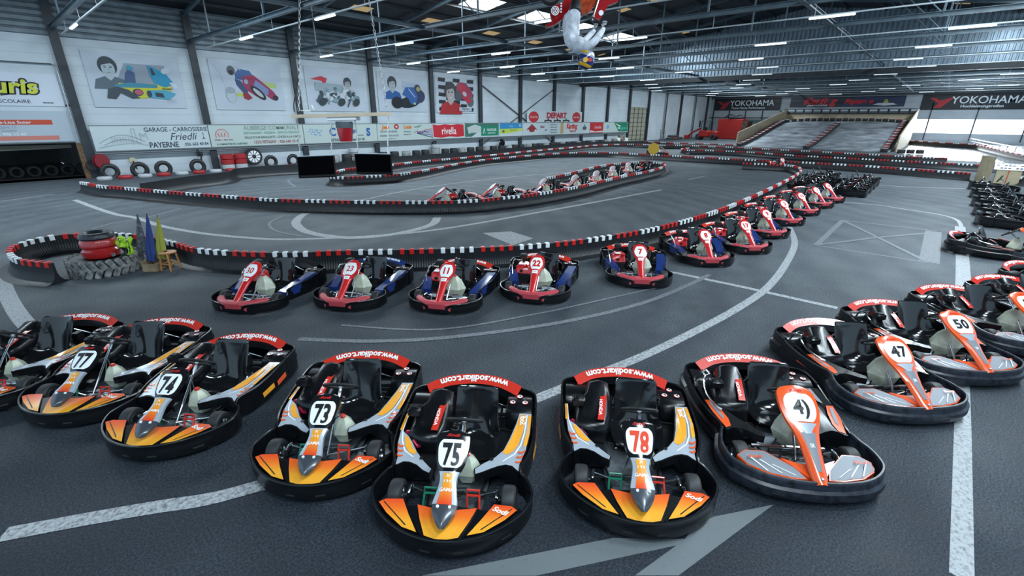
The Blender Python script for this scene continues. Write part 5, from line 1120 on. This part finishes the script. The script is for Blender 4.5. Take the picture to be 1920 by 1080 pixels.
# flag box and flags
g = G(296, 503); bxp = Vector((g.x, g.y, 0)); ang = -.75
mb = MB(); Mz = Matrix.Rotation(ang, 3, 'Z')
for k in range(5): mb.box(bxp+Mz @ Vector((-.14, -.24+.12*k, .13)), (.03, .09, .26+.04*(k % 2)), M=Mz); mb.box(bxp+Mz @ Vector((.14, -.24+.12*k, .10)), (.03, .09, .20), M=Mz)
mb.box(bxp+Mz @ Vector((0, 0, .02)), (.30, .58, .03), M=Mz); mb.box(bxp+Mz @ Vector((0, -.29, .10)), (.28, .03, .18), M=Mz); mb.box(bxp+Mz @ Vector((0, .29, .10)), (.28, .03, .18), M=Mz)
thing('flag_box', mb, mat('pallet_wood', (.30, .22, .13), .7, noise=.3, nscale=6), 'rough wooden box holding the three flags', 'box')
for tx, ty, bx_, by_, M, M2, lab in [(257, 403, 268, 480, mat('faded_chequer', (.10, .10, .12), .8, noise=.9, nscale=14), None, 'dark chequered flag furled upright in the wooden box'), (275, 402, 284, 492, mat('blue_flag', (.01, .03, .16), .7), None, 'blue flag furled upright in the wooden box'), (295, 405, 303, 487, mat('yellow_flag', (.30, .30, .03), .7), None, 'olive yellow flag furled upright in the wooden box')]:
    b0 = G(bx_, by_, .25); b0 = Vector((bxp.x+(b0.x-bxp.x)*.25, bxp.y+(b0.y-bxp.y)*.25, .25)); d0 = (b0-CAM).dot(_f3); top = CAM+ray(tx, ty)*d0; base = CAM+ray(bx_, by_)*d0
    root = empty('flag', base); tag(root, lab, 'flag'); mb = MB(); mb.tube([Vector((0, 0, 0))-(top-base)*.15, (top-base)*1.02], .012, 6); mb.build('flag_pole', STL, root)
    mb = MB(); rings = []; L = top-base
    for i in range(13):
        f = i/12; p = L*(1-f*.96); rw = .012+.125*f**.9*(1 if f < .9 else .8); rings.append([p+_r*(math.cos(a)*rw*(1+.25*math.sin(3*a+f*4))+.03*f)+Vector((_f.x, _f.y, 0))*math.sin(a)*rw*.6*(1+.3*math.sin(5*a)) for a in [2*math.pi*k/16 for k in range(16)]])
    mb.loft(rings); mb.build('flag_cloth', M, root)
# stool
g = G(322, 505); st = empty('stool', (g.x, g.y, 0), .5); tag(st, 'small round wooden stool beside the flag box', 'stool'); WOOD = mat('orange_wood', (.48, .22, .07), .45, noise=.2, nscale=5)
mb = MB(); mb.lathe([(.0, .41), (.17, .41), (.185, .42), (.185, .44), (.17, .45), (.0, .45)], n=28); mb.build('seat', WOOD, st)
for k in range(4):
    a = math.pi/4+k*math.pi/2; mb = MB(); mb.tube([(math.cos(a)*.15, math.sin(a)*.15, .42), (math.cos(a)*.20, math.sin(a)*.20, 0)], .022, 6); mb.build('leg', WOOD, st)
    b = a+math.pi/2; mb = MB(); mb.tube([(math.cos(a)*.18, math.sin(a)*.18, .16), (math.cos(b)*.18, math.sin(b)*.18, .16)], .014, 6); mb.build('stretcher', WOOD, st)
mb = MB(); mb.box((g.x-.03, g.y, .465), (.07, .045, .025), bev=.008); thing('walkie_talkie', mb, BLKM, 'small dark object lying on the round wooden stool', 'gadget')

# ---------------------------------------------------------------- hanging board with screens and red lamp
HD = 6.6
def H_(px, py, d=HD): return CAM+ray(px, py)*d
def hb_frame(): return Matrix((_r, _f, Vector((0, 0, 1)))).transposed()
HM = hb_frame() @ Matrix.Rotation(-.03, 3, 'Y')
c = H_(641, 216); hb = empty('hanging_shelf', c); tag(hb, 'pale wooden shelf board hung on two chains above the track', 'shelf')
mb = MB(); mb.box((0, 0, 0), (1.36, .24, .045), M=HM); mb.build('board', mat('raw_pine', (.62, .50, .36), .6, noise=.12, nscale=4), hb)
mb = MB(); mb.box(_r*.02+Vector((0, 0, -.05)), (.42, .2, .05), M=HM, bev=.01); mb.build('junction_plate', WHT, hb)
def chain(a, b, r=.012, M=MET, name='chain', par=None, label=None):
    a, b = Vector(a), Vector(b); n = max(2, int((b-a).length/.05)); mb = MB(); t = (b-a).normalized(); u = t.orthogonal().normalized(); v = t.cross(u)
    for k in range(n):
        p = a.lerp(b, (k+.5)/n); w_ = u if k % 2 else v; h = (b-a)/n*.62
        mb.tube([p-h+w_*.0, p-h*.6+w_*r, p+h*.6+w_*r, p+h, p+h*.6-w_*r, p-h*.6-w_*r], .0045, 4, closed=True)
    o = mb.build(name, M, par); return o
CW = mat('pale_chain', (.45, .46, .47), .4, .3)
inv = lambda p: Matrix.Translation(-Vector(p))
for (p0, p1) in (((560, 208), (562, -60)), ((726, 205), (672, -120))):
    o = chain(H_(*p0), H_(*p1, HD), M=CW, par=hb); o.matrix_parent_inverse = inv(c)
mb = MB(); mb.tube(cr([H_(552, 210), H_(551, 195), H_(556, 165), H_(560, 140), H_(559, 90), H_(561, 20), H_(562, -60)], 4), .008, 5); o = mb.build('cable', BLKM, hb); o.matrix_parent_inverse = inv(c)
mb = MB(); mb.lathe([(.0, 0), (.07, .0), (.075, .012), (.0, .014)], H_(574, 211)+Vector((0, 0, .02)), 18); mb.lathe([(.0, 0), (.04, .0), (.04, .01), (0, .012)], H_(586, 202), 14, M=Matrix.Rotation(1.2, 3, 'Y') @ Matrix.Rotation(.5, 3, 'X')); thing('spotlight', mb, [WHT], 'small white twin spot fitting on top of the hanging shelf', 'lamp')
for (px, py, wd, hg, rot, lab, hang) in [(594, 313, .52, .30, -.06, 'black flat screen monitor hanging on the left below the shelf', ((556, 225, 564, 296), (621, 232, 622, 294))), (701, 308, .52, .285, .01, 'black flat screen monitor hanging on the right below the shelf', ((665, 222, 672, 290), (728, 220, 727, 289)))]:
    p = H_(px, py); t = empty('hanging_monitor', p); tag(t, lab, 'monitor'); M = hb_frame() @ Matrix.Rotation(rot, 3, 'Y') @ Matrix.Rotation(-.22 if rot < 0 else .02, 3, 'X') @ Matrix.Rotation(.12 if rot < 0 else 0, 3, 'Z')
    mb = MB(); mb.box((0, 0, 0), (wd, .04, hg), M=M, bev=.008); mb.build('monitor_case', mat('case_black', (.004, .004, .005), .5, spec=.2), t)
    mb = MB(); mb.box(M @ Vector((0, -.0225, .012)), (wd-.03, .003, hg-.05), M=M); mb.build('screen', mat('dead_screen', (.001, .001, .0015), .7, spec=.02), t)
    mb = MB(); mb.box(M @ Vector((0, .0, hg/2+.004)), (wd-.02, .035, .008), M=M); mb.build('top_edge', SIL, t)
    for a in hang:
        o = chain(H_(a[0], a[1]), H_(a[2], a[3]), .008, CW, 'chain', t); o.matrix_parent_inverse = inv(p)
p = H_(645, 228); lp = empty('signal_lamp', p); tag(lp, 'red translucent bucket-shaped signal lamp under the hanging shelf', 'lamp')
mb = MB(); mb.lathe([(.0, 0), (.115, 0), (.12, -.02), (.118, -.085), (.0, -.085)], n=28); mb.build('lamp_cap', mat('cap_grey', (.07, .085, .10), .4), lp)
mb = MB(); mb.lathe([(.0, -.085), (.112, -.085), (.105, -.15), (.086, -.27), (.0, -.272)], n=28); mb.build('lamp_shade', mat('red_lens', (.22, .006, .012), .2, coat=.6, emit=(.7, .01, .02), es=.12), lp)

# ---------------------------------------------------------------- rider hanging upside down with a quad bike
RD = 9.5
def Rp(px, py, dz=0): return CAM+ray(px, py)*(RD+dz)
def skin(name, joints, edges, M, parent=None, sub=2):
    me = bpy.data.meshes.new(name); me.from_pydata([tuple(j[0]) for j in joints], edges, []); o = bpy.data.objects.new(name, me); COL.objects.link(o)
    md = o.modifiers.new('skin', 'SKIN'); md.use_smooth_shade = True; md2 = o.modifiers.new('sub', 'SUBSURF'); md2.levels = sub; md2.render_levels = sub
    for k, j in enumerate(joints): r = j[1]; me.skin_vertices[0].data[k].radius = (r, r) if not isinstance(r, tuple) else r
    me.skin_vertices[0].data[0].use_root = True
    dg = bpy.context.evaluated_depsgraph_get(); m2 = bpy.data.meshes.new_from_object(o.evaluated_get(dg)); bpy.data.objects.remove(o); bpy.data.meshes.remove(me)
    for p_ in m2.polygons: p_.use_smooth = True
    m2.materials.clear(); m2.materials.append(M); o = bpy.data.objects.new(name, m2); COL.objects.link(o)
    if parent: o.parent = parent
    return o
rider = Rp(1068, 48); rr = empty('person', rider); tag(rr, 'person in pale grey riding suit and blue yellow helmet, hanging upside down from the roof', 'person')
SUIT = mat('pale_suit', (.66, .68, .74), .7, noise=.35, nscale=9, bump=.6)
def Rl(px, py, dz=0): return Rp(px, py, dz)-rider
J = [(Rl(1068, 48), .20), (Rl(1072, 60), .175), (Rl(1074, 74), .195), (Rl(1081, 88), .19), (Rl(1089, 98), .075), (Rl(1095, 104), .06),
     (Rl(1100, 90, -.16), .10), (Rl(1114, 79, -.26), .085), (Rl(1126, 63, -.20), .07), (Rl(1133, 52, -.12), .04),
     (Rl(1088, 86, .2), .085), (Rl(1100, 72, .3), .068), (Rl(1116, 56, .3), .05),
     (Rl(1072, 36, -.14), .18), (Rl(1078, 20, -.30), .125), (Rl(1080, 4, -.26), .075), (Rl(1082, -14, -.2), .06),
     (Rl(1070, 36, .16), .13), (Rl(1092, 20, .26), .10), (Rl(1100, 2, .26), .075), (Rl(1098, -14, .2), .06)]
skin('body', J, [(0, 1), (1, 2), (2, 3), (3, 4), (4, 5), (3, 6), (6, 7), (7, 8), (8, 9), (3, 10), (10, 11), (11, 12), (0, 13), (13, 14), (14, 15), (15, 16), (0, 17), (17, 18), (18, 19), (19, 20)], SUIT, rr)
mb = MB(); a, b = Rl(1078, 20, -.30), Rl(1080, 2, -.26); mb.tube([a+(a-b)*.1, a, a.lerp(b, .5), b], [.11, .118, .112, .09], 14); mb.build('knee_guard', BLKM, rr)
hc = Rl(1099, 112); mb = MB(); upv = Vector((0, 0, -1))
Mh = Matrix((_r, _f, Vector((0, 0, 1)))).transposed() @ Matrix.Rotation(math.radians(200), 3, 'Y')
prof = [(0.001, .155), (.06, .148), (.105, .118), (.13, .07), (.138, .01), (.132, -.05), (.115, -.10), (.09, -.135)]
prof = [(r_*1.22, z_*1.22) for r_, z_ in prof]; mb.lathe(prof, hc, 24, 0, Mh, mis=[0, 0, 2, 0, 0, 1, 1, 1])
mb.tube([hc+Mh @ Vector(v) for v in ((.03, -.11, -.12), (.16, -.07, -.13), (.20, 0, -.12), (.16, .07, -.13), (.03, .11, -.12))], .042, 8, 2)
mb.box(hc+Mh @ Vector((.155, 0, .01)), (.06, .19, .10), 3, M=Mh, bev=.02)
mb.box(hc+Mh @ Vector((.20, 0, .12)), (.19, .20, .014), 0, M=Mh @ Matrix.Rotation(-.25, 3, 'Y'), bev=.005)
mb.disc((0, 0, 0), .05, 14, 2, fn=lambda u, v: hc+Mh @ Vector((.03+u, -.172, .03+v))); mb.disc((0, 0, 0), .05, 14, 4, fn=lambda u, v: hc+Mh @ Vector((-.05+u, -.170, .0+v*.7)))
mb.build('helmet', [mat('helmet_blue', (.02, .03, .16), .2, coat=.6), mat('helmet_silver', (.45, .47, .52), .25, .4), mat('helmet_yellow', (.75, .45, .02), .25, coat=.4), BLKG, REDM], rr)
# gloves with five fingers closing on the handlebar
GLV = mat('glove_white', (.45, .46, .47), .6)
for hp, fw in ((Rl(1133, 52, -.12), .12), (Rl(1116, 56, .3), .3)):
    j = [(hp, .035), (hp+Vector((0, 0, .05)), .04)]; e = [(0, 1)]
    for k in range(4):
        b0 = hp+Vector((0, 0, .08))+_r*(-.035+.023*k); n = len(j); L = [.03, .036, .034, .026][k]
        j += [(b0, .013), (b0+Vector((0, 0, L))-_f*.02, .012), (b0+Vector((0, 0, L*.9))-_f*.045, .011), (b0+Vector((0, 0, L*.2))-_f*.055, .010)]; e += [(1, n), (n, n+1), (n+1, n+2), (n+2, n+3)]
    n = len(j); j += [(hp+Vector((0, 0, .03))-_r*.045, .014), (hp+Vector((0, 0, .065))-_r*.06-_f*.02, .012)]; e += [(0, n), (n, n+1)]
    skin('glove', j, e, GLV, rr, 1)
qb = Rp(1090, 2); q = empty('quad_bike', qb); tag(q, 'red quad bike hung upside down from the roof above the rider', 'quad bike')
def Ql(px, py, dz=0): return Rp(px, py, dz)-qb
FEN = mat('quad_red', (.33, .008, .012), .25, coat=.5)
def plate(name, pts, th, M, dz=0):
    mb = MB(); A = [Ql(x, y, dz+d) for x, y, d in pts]; B = [a+_f*th for a in A]; n = len(A)
    tr = tessellate_polygon([[Vector((p[0], p[1], 0)) for p in pts]])
    mb.add(A+B, [tuple(t) for t in tr]+[tuple(i+n for i in reversed(t)) for t in tr]+[(i, (i+1) % n, (i+1) % n+n, i+n) for i in range(n)]); return mb
mb = plate('rear_fender', [(1056, 4, 0), (1066, -20, 0), (1082, -14, 0), (1078, 8, 0), (1066, 26, 0), (1054, 36, .0), (1040, 46, .05), (1024, 51, .1), (1024, 46, .1), (1036, 40, .1), (1032, 24, .1), (1036, 12, 0)], .22, FEN); mb.build('rear_fender', FEN, q, 30)
mb = MB(); oc = Ql(1041, 20, -.03)
for r0, r1 in ((.085, .07), (.055, .042)): mb.add([oc+_r*(r*math.cos(t))+Vector((0, 0, r*math.sin(t))) for t in [2*math.pi*k/24 for k in range(24)] for r in (r0, r1)], [(2*k, 2*k+1, (2*k+3) % 48, (2*k+2) % 48) for k in range(24)])
for sg in (1, -1): mb.tube([oc+_r*-.04+Vector((0, 0, .05*sg)), oc+_r*.04-Vector((0, 0, .05*sg))], .008, 4)
for k in range(4): mb.box(oc+_r*(.12+.0*k)+Vector((0, 0, -.02+.05*k)), (.03, .004, .03), M=hb_frame())
mb.build('fender_emblem', WHT, q)
mb = plate('fuel_tank', [(1086, -16, 0), (1122, -16, 0), (1118, 6, 0), (1104, 24, 0), (1092, 26, 0), (1086, 10, 0)], .26, FEN); mb.build('engine_cowl', mat('cowl_orange_red', (.40, .05, .01), .3, coat=.4, noise=.5, nscale=12), q, 30)
mb = plate('front_fender', [(1122, -16, 0), (1162, -18, 0), (1160, 2, 0), (1140, 10, 0), (1134, 22, 0), (1126, 36, 0), (1114, 34, 0), (1116, 20, 0)], .24, FEN); mb.build('front_fender', FEN, q, 30)
mb = MB(); mb.tube([Ql(1124, -14, -.05), Ql(1119, 6, -.08), Ql(1112, 30, -.1)], [.03, .03, .022], 10); mb.build('fork', MET, q)
mb = MB(); mb.disc((0, 0, 0), .05, 16, fn=lambda u, v: Ql(1127, 24, -.03)+_r*u+Vector((0, 0, v))); mb.build('fender_emblem', WHT, q)
mb = MB(); mb.tube(cr([Ql(1108, 30, .3), Ql(1112, 34, .1), Ql(1118, 38, -.1), Ql(1132, 47, -.14), Ql(1140, 48, -.16)], 4), .014, 8); mb.build('handlebar', BLKM, q)
mb = MB(); wc = Ql(1032, -14, .2); Mw = Matrix((_r, Vector((0, 0, 1)), _f)).transposed(); mb.torus(wc, .17, .075, 30, 10, 0, Mw); mb.lathe([(.02, -.03), (.11, -.03), (.11, .03), (.02, .03)], wc, 20, 1, Mw); mb.build('wheel', [RUB, DKM], q)
mb = MB(); mb.tube([Ql(1060, -10, .15), Ql(1090, 0, .15), Ql(1120, -4, .15)], .03, 8); mb.tube([Ql(1060, -10, .1), Ql(1080, -40, .1)], .03, 8); mb.build('frame', DKM, q)
mb = MB(); mb.tube([Ql(1090, -30, .1), Vector((Ql(1090, -30, .1).x, Ql(1090, -30, .1).y, 7.9-qb.z))], .012, 6); mb.build('suspension_cable', STL, q)

# ---------------------------------------------------------------- yellow sign, stacks and bits along the wall
g = G(1221, 318); t = empty('round_sign', (g.x, g.y, 0)); tag(t, 'plain yellow round sign on a thin pole behind the inner lane', 'sign')
pz = (Vector((g.x, g.y, 0))-CAM).dot(_f3); topz = (CAM+ray(1222, 278)*pz).z
mb = MB(); mb.tube([(0, 0, 0), (0, 0, topz+.32)], .022, 8); mb.build('pole', MET, t)
mb = MB(); Mv = Matrix((_r, Vector((0, 0, 1)), _f)).transposed(); mb.lathe([(.0, 0), (.40, 0), (.40, .015), (0, .015)], Vector((0, 0, topz))-_f*.04, 30, 0, Mv); mb.build('disc', mat('sign_yellow', (.62, .38, .03), .5), t)
def drum(x, y, z0, r, cols, label, n=2, name='tyre'):
    mb = MB(); h = .33
    ms = []
    for k in range(n): mb.lathe([(r-.06, k*h), (r, k*h+.04), (r, k*h+h-.04), (r-.06, k*h+h)], (x, y, z0), 22, k)
    thing(name, mb, cols, label, 'tyre')
def wallx(px, py): p = Wl(px, py, 1, WY-.58); return p.x, p.y
for px, lab, cols in [(426, 'left of two red tyre stacks against the wall, white below', [TW, TR, TR]), (451, 'red tyre stack beside the white-spoked wheel', [TW, TR]), (665, 'pale grey tyre stack against the wall behind the right screen', [TW, mat('grey_painted_tyre', (.30, .31, .31), .6, noise=.4, nscale=5), TW]), (818, 'pale grey tyre stack against the wall below the rivella board', [TW, MATS.get('grey_painted_tyre') or TW, TW])]:
    x, y = wallx(px, 300); drum(x, y, 0.02, .40, cols+[TR], lab, 3)
x, y = wallx(476, 297); mb = MB(); Mt = Matrix.Rotation(math.pi/2, 3, 'X'); mb.lathe([(.42, -.12), (.56, -.12), (.6, 0), (.56, .12), (.42, .12)], (x, y, .78), 30, 0, Mt, closed=True)
for k in range(10):
    a0 = 2*math.pi*k/10; mb.add([Vector((x, y-.13, .78))+Vector((rr_*math.cos(a0+da), 0, rr_*math.sin(a0+da))) for rr_, da in ((.14, -.2), (.42, -.24), (.42, .24), (.14, .2))], [(0, 1, 2, 3)], 1)
mb.lathe([(0, -.02), (.42, -.02), (.42, .0), (0, .0)], (x, y-.1, .78), 24, 0, Mt); thing('wheel', mb, [RUB, mat('bright_white_paint', (.85, .87, .9), .4)], 'black wheel with white wedge-shaped spokes by the red tyre stacks', 'wheel')
x, y = wallx(941, 268); mb = MB(); mb.lathe([(0, -.1), (.4, -.1), (.48, 0), (.4, .1), (0, .1)], (x, y, .8), 24, 0, Mt); thing('tyre', mb, [BLKG], 'glossy black round tyre standing by the wall brace', 'tyre')
for px, lab in [(205, 'leftmost half-buried tyre behind the wall barrier'), (262, 'second upright tyre behind the wall barrier, left of the hanging hook'), (307, 'third upright tyre behind the wall barrier'), (372, 'upright tyre under the hanging dark strap'), (510, 'black upright tyre right of the white-spoked wheel'), (552, 'dark tyre next to the left screen')]:
    x, y = wallx(px, 320); mb = MB(); mb.torus((x, y-.1, .34), .36, .13, 28, 8, 0, Mt); thing('tyre', mb, [RUB], lab, 'tyre')
for k in range(14):
    x = 4.6+.95*k; mb = MB(); mb.lathe([(.16, 0), (.33, 0), (.36, .05), (.36, .13), (.33, .18), (.16, .18)], (x, 35.55-.02*k, .0), 18, 0, closed=True); tag(mb.build('tyre', [TR if k % 2 else TW]), ('red' if k % 2 else 'white')+' painted tyre lying along the foot of the white wall', 'tyre', ('red' if k % 2 else 'white')+' tyres along the wall foot')
for k in range(37):
    x = 19.0+1.15*k; mb = MB(); mb.lathe([(.16, 0), (.36, 0), (.4, .1), (.4, .5), (.36, .62), (.16, .62)], (x, 35.95+.1*math.sin(k*1.7), .0), 14, 0, closed=True); tag(mb.build('tyre', [RUB if k % 3 else MATS['grey_painted_tyre']]), ('black' if k % 3 else 'grey')+' tyre of the long lumpy line behind the outer barrier', 'tyre', ('black' if k % 3 else 'grey')+' tyres of the wall line')
x = Wl(190, 308, 1, 37).x; t = empty('hose_reel', (x, 36.75, .95)); tag(t, 'dark red hose reel on the wall under the garage board', 'hose reel')
mb = MB(); Mr = Matrix.Rotation(math.pi/2, 3, 'X') @ Matrix.Rotation(.5, 3, 'Y'); mb.lathe([(0, -.1), (.42, -.1), (.42, -.07), (.2, -.07), (.2, .07), (.42, .07), (.42, .1), (0, .1)], (0, 0, 0), 28, 0, Mr); mb.build('reel', mat('reel_red', (.25, .02, .03), .4), t)
mb = MB(); mb.tube(cr([(-.3, .1, .1), (-.7, .1, -.1), (-.6, .1, -.5), (-.2, .1, -.45), (.1, .0, -.3)], 5), .03, 7); mb.build('hose', BLKM, t)
x = Wl(250, 300, 1, 37).x; t = empty('hook_disc', (x, 37.25, .9)); tag(t, 'small round cream fitting with dark handle hanging on the wall', 'wall fitting'); mb = MB(); mb.lathe([(0, -.05), (.17, -.05), (.17, .05), (0, .05)], (0, 0, 0), 18, 0, Mt); mb.build('plate', mat('cream_paint', (.55, .5, .35), .5), t); mb = MB(); mb.tube([(0, -.1, -.05), (.1, -.1, -.55)], .035, 6); mb.build('handle', BLKM, t)
x = Wl(373, 285, 1, 37).x; mb = MB(); mb.tube(cr([(x-.1, 36.9, 1.4), (x+.05, 36.85, 1.05), (x+.0, 36.85, .7), (x+.15, 36.85, .1)], 5), [.05]*16, 6); mb.box((x, 36.9, 1.1), (.35, .08, .3), rz=.2); thing('strap', mb, BLKM, 'dark twisted strap hanging on the wall left of a column', 'strap')
# white jumble and clutter far along the wall
mb = MB(); rnd = random.Random(8)
x0 = 64.5
for k in range(9): mb.box((x0-1.8+.45*k, 35.9, .35+.5*rnd.random()), (.5+.4*rnd.random(), .5, .35+.4*rnd.random()), rnd.randint(0, 1), rz=rnd.random(), bev=.06)
thing('covered_machine', mb, [mat('dirty_beige', (.28, .24, .19), .7, noise=.5, nscale=4), WHT], 'beige and white machine parts heaped by the end of the sign row', 'machine')
t = empty('hand_truck', (78, 35.4, 0)); tag(t, 'grey folding hand truck beside the tall door', 'hand truck')
mb = MB(); mb.tube([(0, -.4, .1), (-.3, -.4, 1.7), (-.3, .4, 1.7), (0, .4, .1)], .05, 6); mb.tube([(-.1, -.4, .7), (-.1, .4, .7)], .04, 6); mb.tube([(-.2, -.4, 1.2), (-.2, .4, 1.2)], .04, 6); mb.box((.4, 0, .25), (1.1, .9, .08)); mb.build('frame', MET, t)
for s in (-1, 1): mb = MB(); mb.torus((0, s*.45, .18), .13, .05, 16, 6, 0, RX); mb.build('wheel', RUB, t)
for k in range(9):
    mb = MB(); x = 79.5+.85*(k % 6)+.4*(k//6); mb.torus((x, 34.9, .2+.35*(k//6)+.1), .38, .16, 18, 6); thing('tyre', mb, [TR if k == 2 else RUB], 'red tyre in the heap beside the hand truck' if k == 2 else 'black tyre in the heap between door and loader', 'tyre', None if k == 2 else 'black tyres heaped by the loader')
t = empty('loader', (86.5, 31.5, 0)); tag(t, 'small red loader with open cab frame parked at the far left corner', 'loader'); LR = mat('loader_red', (.36, .015, .012), .4)
mb = MB(); mb.box((0, 0, 1.0), (2.2, 1.6, 1.1), bev=.15); mb.box((.2, -1.4, .95), (1.6, 1.3, 1.0), bev=.15); mb.build('body', LR, t)
mb = MB(); mb.tube([(-.6, .6, 1.5), (-.6, .6, 3.1), (-.6, -.8, 3.1), (-.6, -.8, 1.5)], .07, 6); mb.tube([(.8, .6, 1.5), (.8, .6, 3.1), (.8, -.8, 3.1), (.8, -.8, 1.5)], .07, 6); mb.tube([(-.6, .6, 3.1), (.8, .6, 3.1)], .07, 6); mb.tube([(-.6, -.8, 3.1), (.8, -.8, 3.1)], .07, 6); mb.build('cab_frame', STL, t)
mb = MB(); mb.tube([(-.2, .8, 1.9), (-.2, 2.2, 1.2), (-.2, 3.0, .5)], .16, 6); mb.box((-.2, 3.1, .4), (1.6, .5, .6), rz=0, bev=.05); mb.build('lift_arm', LR, t)
mb = MB(); mb.box((-.7, .9, 2.6), (.5, .1, 1.1)); mb.box((.4, .2, 1.7), (.5, .6, .8), bev=.08); mb.build('seat', BLKM, t)
for a, b in ((-.7, .9), (.7, .9), (-.7, -1.6), (.7, -1.6)): mb = MB(); mb.lathe([(.2, -.15), (.48, -.15), (.52, 0), (.48, .15), (.2, .15)], (a*1.0, b, .5), 20, 0, Matrix.Rotation(math.pi/2, 3, 'Y'), closed=True); mb.build('wheel', RUB, t)
mb = MB(); mb.box((93, 29.2, 1.75), (3, 4.2, 3.4), 0, bev=.05); mb.box((93, 26.7, 1.6), (3, .9, 3.0), 1); thing('container', mb, [LR, mat('rusty_mesh', (.10, .06, .04), .8, noise=.5, nscale=3)], 'tall red container box in the far corner left of the ramp', 'container')
mb = MB(); mb.tube(cr([(91.9, 30.5, 3.57), (92, 29.5, 4.2), (92, 28.5, 3.9), (92, 27.7, 4.1), (92, 27.4, 3.57)], 5), .12, 6); mb.box((92, 28.4, 3.66), (1, 2.2, .4), rz=.2, bev=.1); thing('coiled_hose', mb, BLKM, 'dark hoses heaped on top of the red container', 'hose')
mb = MB(); mb.box((FX-.25, 28.3, 2.6), (.1, 6.5, 1.6), 0); mb.box((FX-.32, 28.3, 2.4), (.03, 6.0, .4), 1); thing('sign_board', mb, [mat('dull_green', (.10, .16, .16), .5), SIL], 'dull green board on the far wall behind the container', 'sign')
mb = MB(); mb.box((99, 26.5, .6), (2, 6, 1.2), bev=.2); mb.box((98.5, 25, 1.4), (1, 1.6, .5), bev=.1); thing('machine', mb, DKM, 'dark low machinery under the dull green board', 'machine')
for k in range(10): mb = MB(); ibeam(mb, (FX-.15, 36.5-3.1*k, 0), (FX-.15, 36.5-3.1*k, 5), .18, .14); struct(mb.build('trim_%d' % (70+k), STL))
# wooden boards and paper on the barrier end at the right
g = G(1836, 338); PLY = mat('plywood', (.50, .42, .27), .6, noise=.12, nscale=3)
mb = MB(); a, b = G(1826, 338), G(1852, 344); mb.add([(a.x, a.y, 0), (b.x, b.y, 0), (b.x, b.y, 1.5), (a.x, a.y, 1.5), (a.x+.1, a.y, 0), (b.x+.1, b.y, 0), (b.x+.1, b.y, 1.5), (a.x+.1, a.y, 1.5)], [(0, 1, 2, 3), (4, 5, 6, 7), (3, 2, 6, 7), (0, 3, 7, 4), (1, 2, 6, 5)]); mb.tube([(a.x-.03, a.y-.1, 1.2), (a.x-.05, a.y-.5, .9), (a.x-.03, a.y-.2, .5)], .02, 5, 1)
thing('wooden_panel', mb, [PLY, BLKM], 'tall plywood panel where the middle barriers end', 'panel')
d_ = Vector((b.x-a.x, b.y-a.y, 0)).normalized()
g = G(1884, 346); tb = empty('notice_cabinet', (g.x+.25, g.y, 0)); tb.scale = (.9, .9, .8); tag(tb, 'plywood cabinet topped with a curved sheet of printed notices', 'cabinet')
mb = MB(); mb.box((0, 0, .5), (.5, 1.15, 1.0), bev=.01); mb.box((-.27, .02, .5), (.02, .04, 1.0), 1); mb.build('body', [PLY, REDM], tb)
mb = MB(); mb.grid(lambda u, v: Vector((-.30+.5*v, .75-1.5*u, 1.02+.42*math.sin(v*math.pi*.62)+.0)), 12, 10, 0)
for i in range(8):
    for j in range(3):
        if (i*3+j) % 4 == 0: continue
        y0_ = .65-.18*i; mb.grid(lambda u, v: Vector((-.305+.5*(.08+.24*j+.1*v), y0_-.13*u, 1.028+.42*math.sin((.08+.24*j+.1*v)*math.pi*.62))), 2, 2, 1 if (i+j) % 2 else 2)
o = mb.build('notice_sheet', [WHT, INK, BLU], tb)
mb = MB()
t0 = Vector((b.x+.2, b.y-2.35, 1.1)); mb.torus(t0, .16, .02, 20, 6, 0, Matrix.Rotation(.9, 3, 'Y')); mb.torus(t0+Vector((0, -.25, .05)), .17, .02, 20, 6, 0, Matrix.Rotation(.7, 3, 'Y')); thing('yellow_cable', mb, mat('cable_yellow', (.5, .38, .03), .5), 'coil of yellow cable hanging right of the notice cabinet', 'cable')
# floor reflection rail at the far right: low chrome railing
a, b = G(1805, 268), G(1900, 292)
rl = empty('guard_rail', (a.x, a.y, 0)); tag(rl, 'low metal guard rail slanting across the bright floor near the windows', 'rail'); mb = MB(); v_ = Vector((b.x-a.x, b.y-a.y, 0)); mb.tube([(0, 0, .85), (v_.x, v_.y, .85)], .05, 6); mb.tube([(0, 0, .5), (v_.x, v_.y, .5)], .04, 6); mb.build('handrail', MET, rl)
for k in range(10): mb = MB(); mb.tube([(v_.x*k/9, v_.y*k/9, 0), (v_.x*k/9, v_.y*k/9, .85)], .045, 6); mb.build('post', MET, rl)
# dim things in the store room
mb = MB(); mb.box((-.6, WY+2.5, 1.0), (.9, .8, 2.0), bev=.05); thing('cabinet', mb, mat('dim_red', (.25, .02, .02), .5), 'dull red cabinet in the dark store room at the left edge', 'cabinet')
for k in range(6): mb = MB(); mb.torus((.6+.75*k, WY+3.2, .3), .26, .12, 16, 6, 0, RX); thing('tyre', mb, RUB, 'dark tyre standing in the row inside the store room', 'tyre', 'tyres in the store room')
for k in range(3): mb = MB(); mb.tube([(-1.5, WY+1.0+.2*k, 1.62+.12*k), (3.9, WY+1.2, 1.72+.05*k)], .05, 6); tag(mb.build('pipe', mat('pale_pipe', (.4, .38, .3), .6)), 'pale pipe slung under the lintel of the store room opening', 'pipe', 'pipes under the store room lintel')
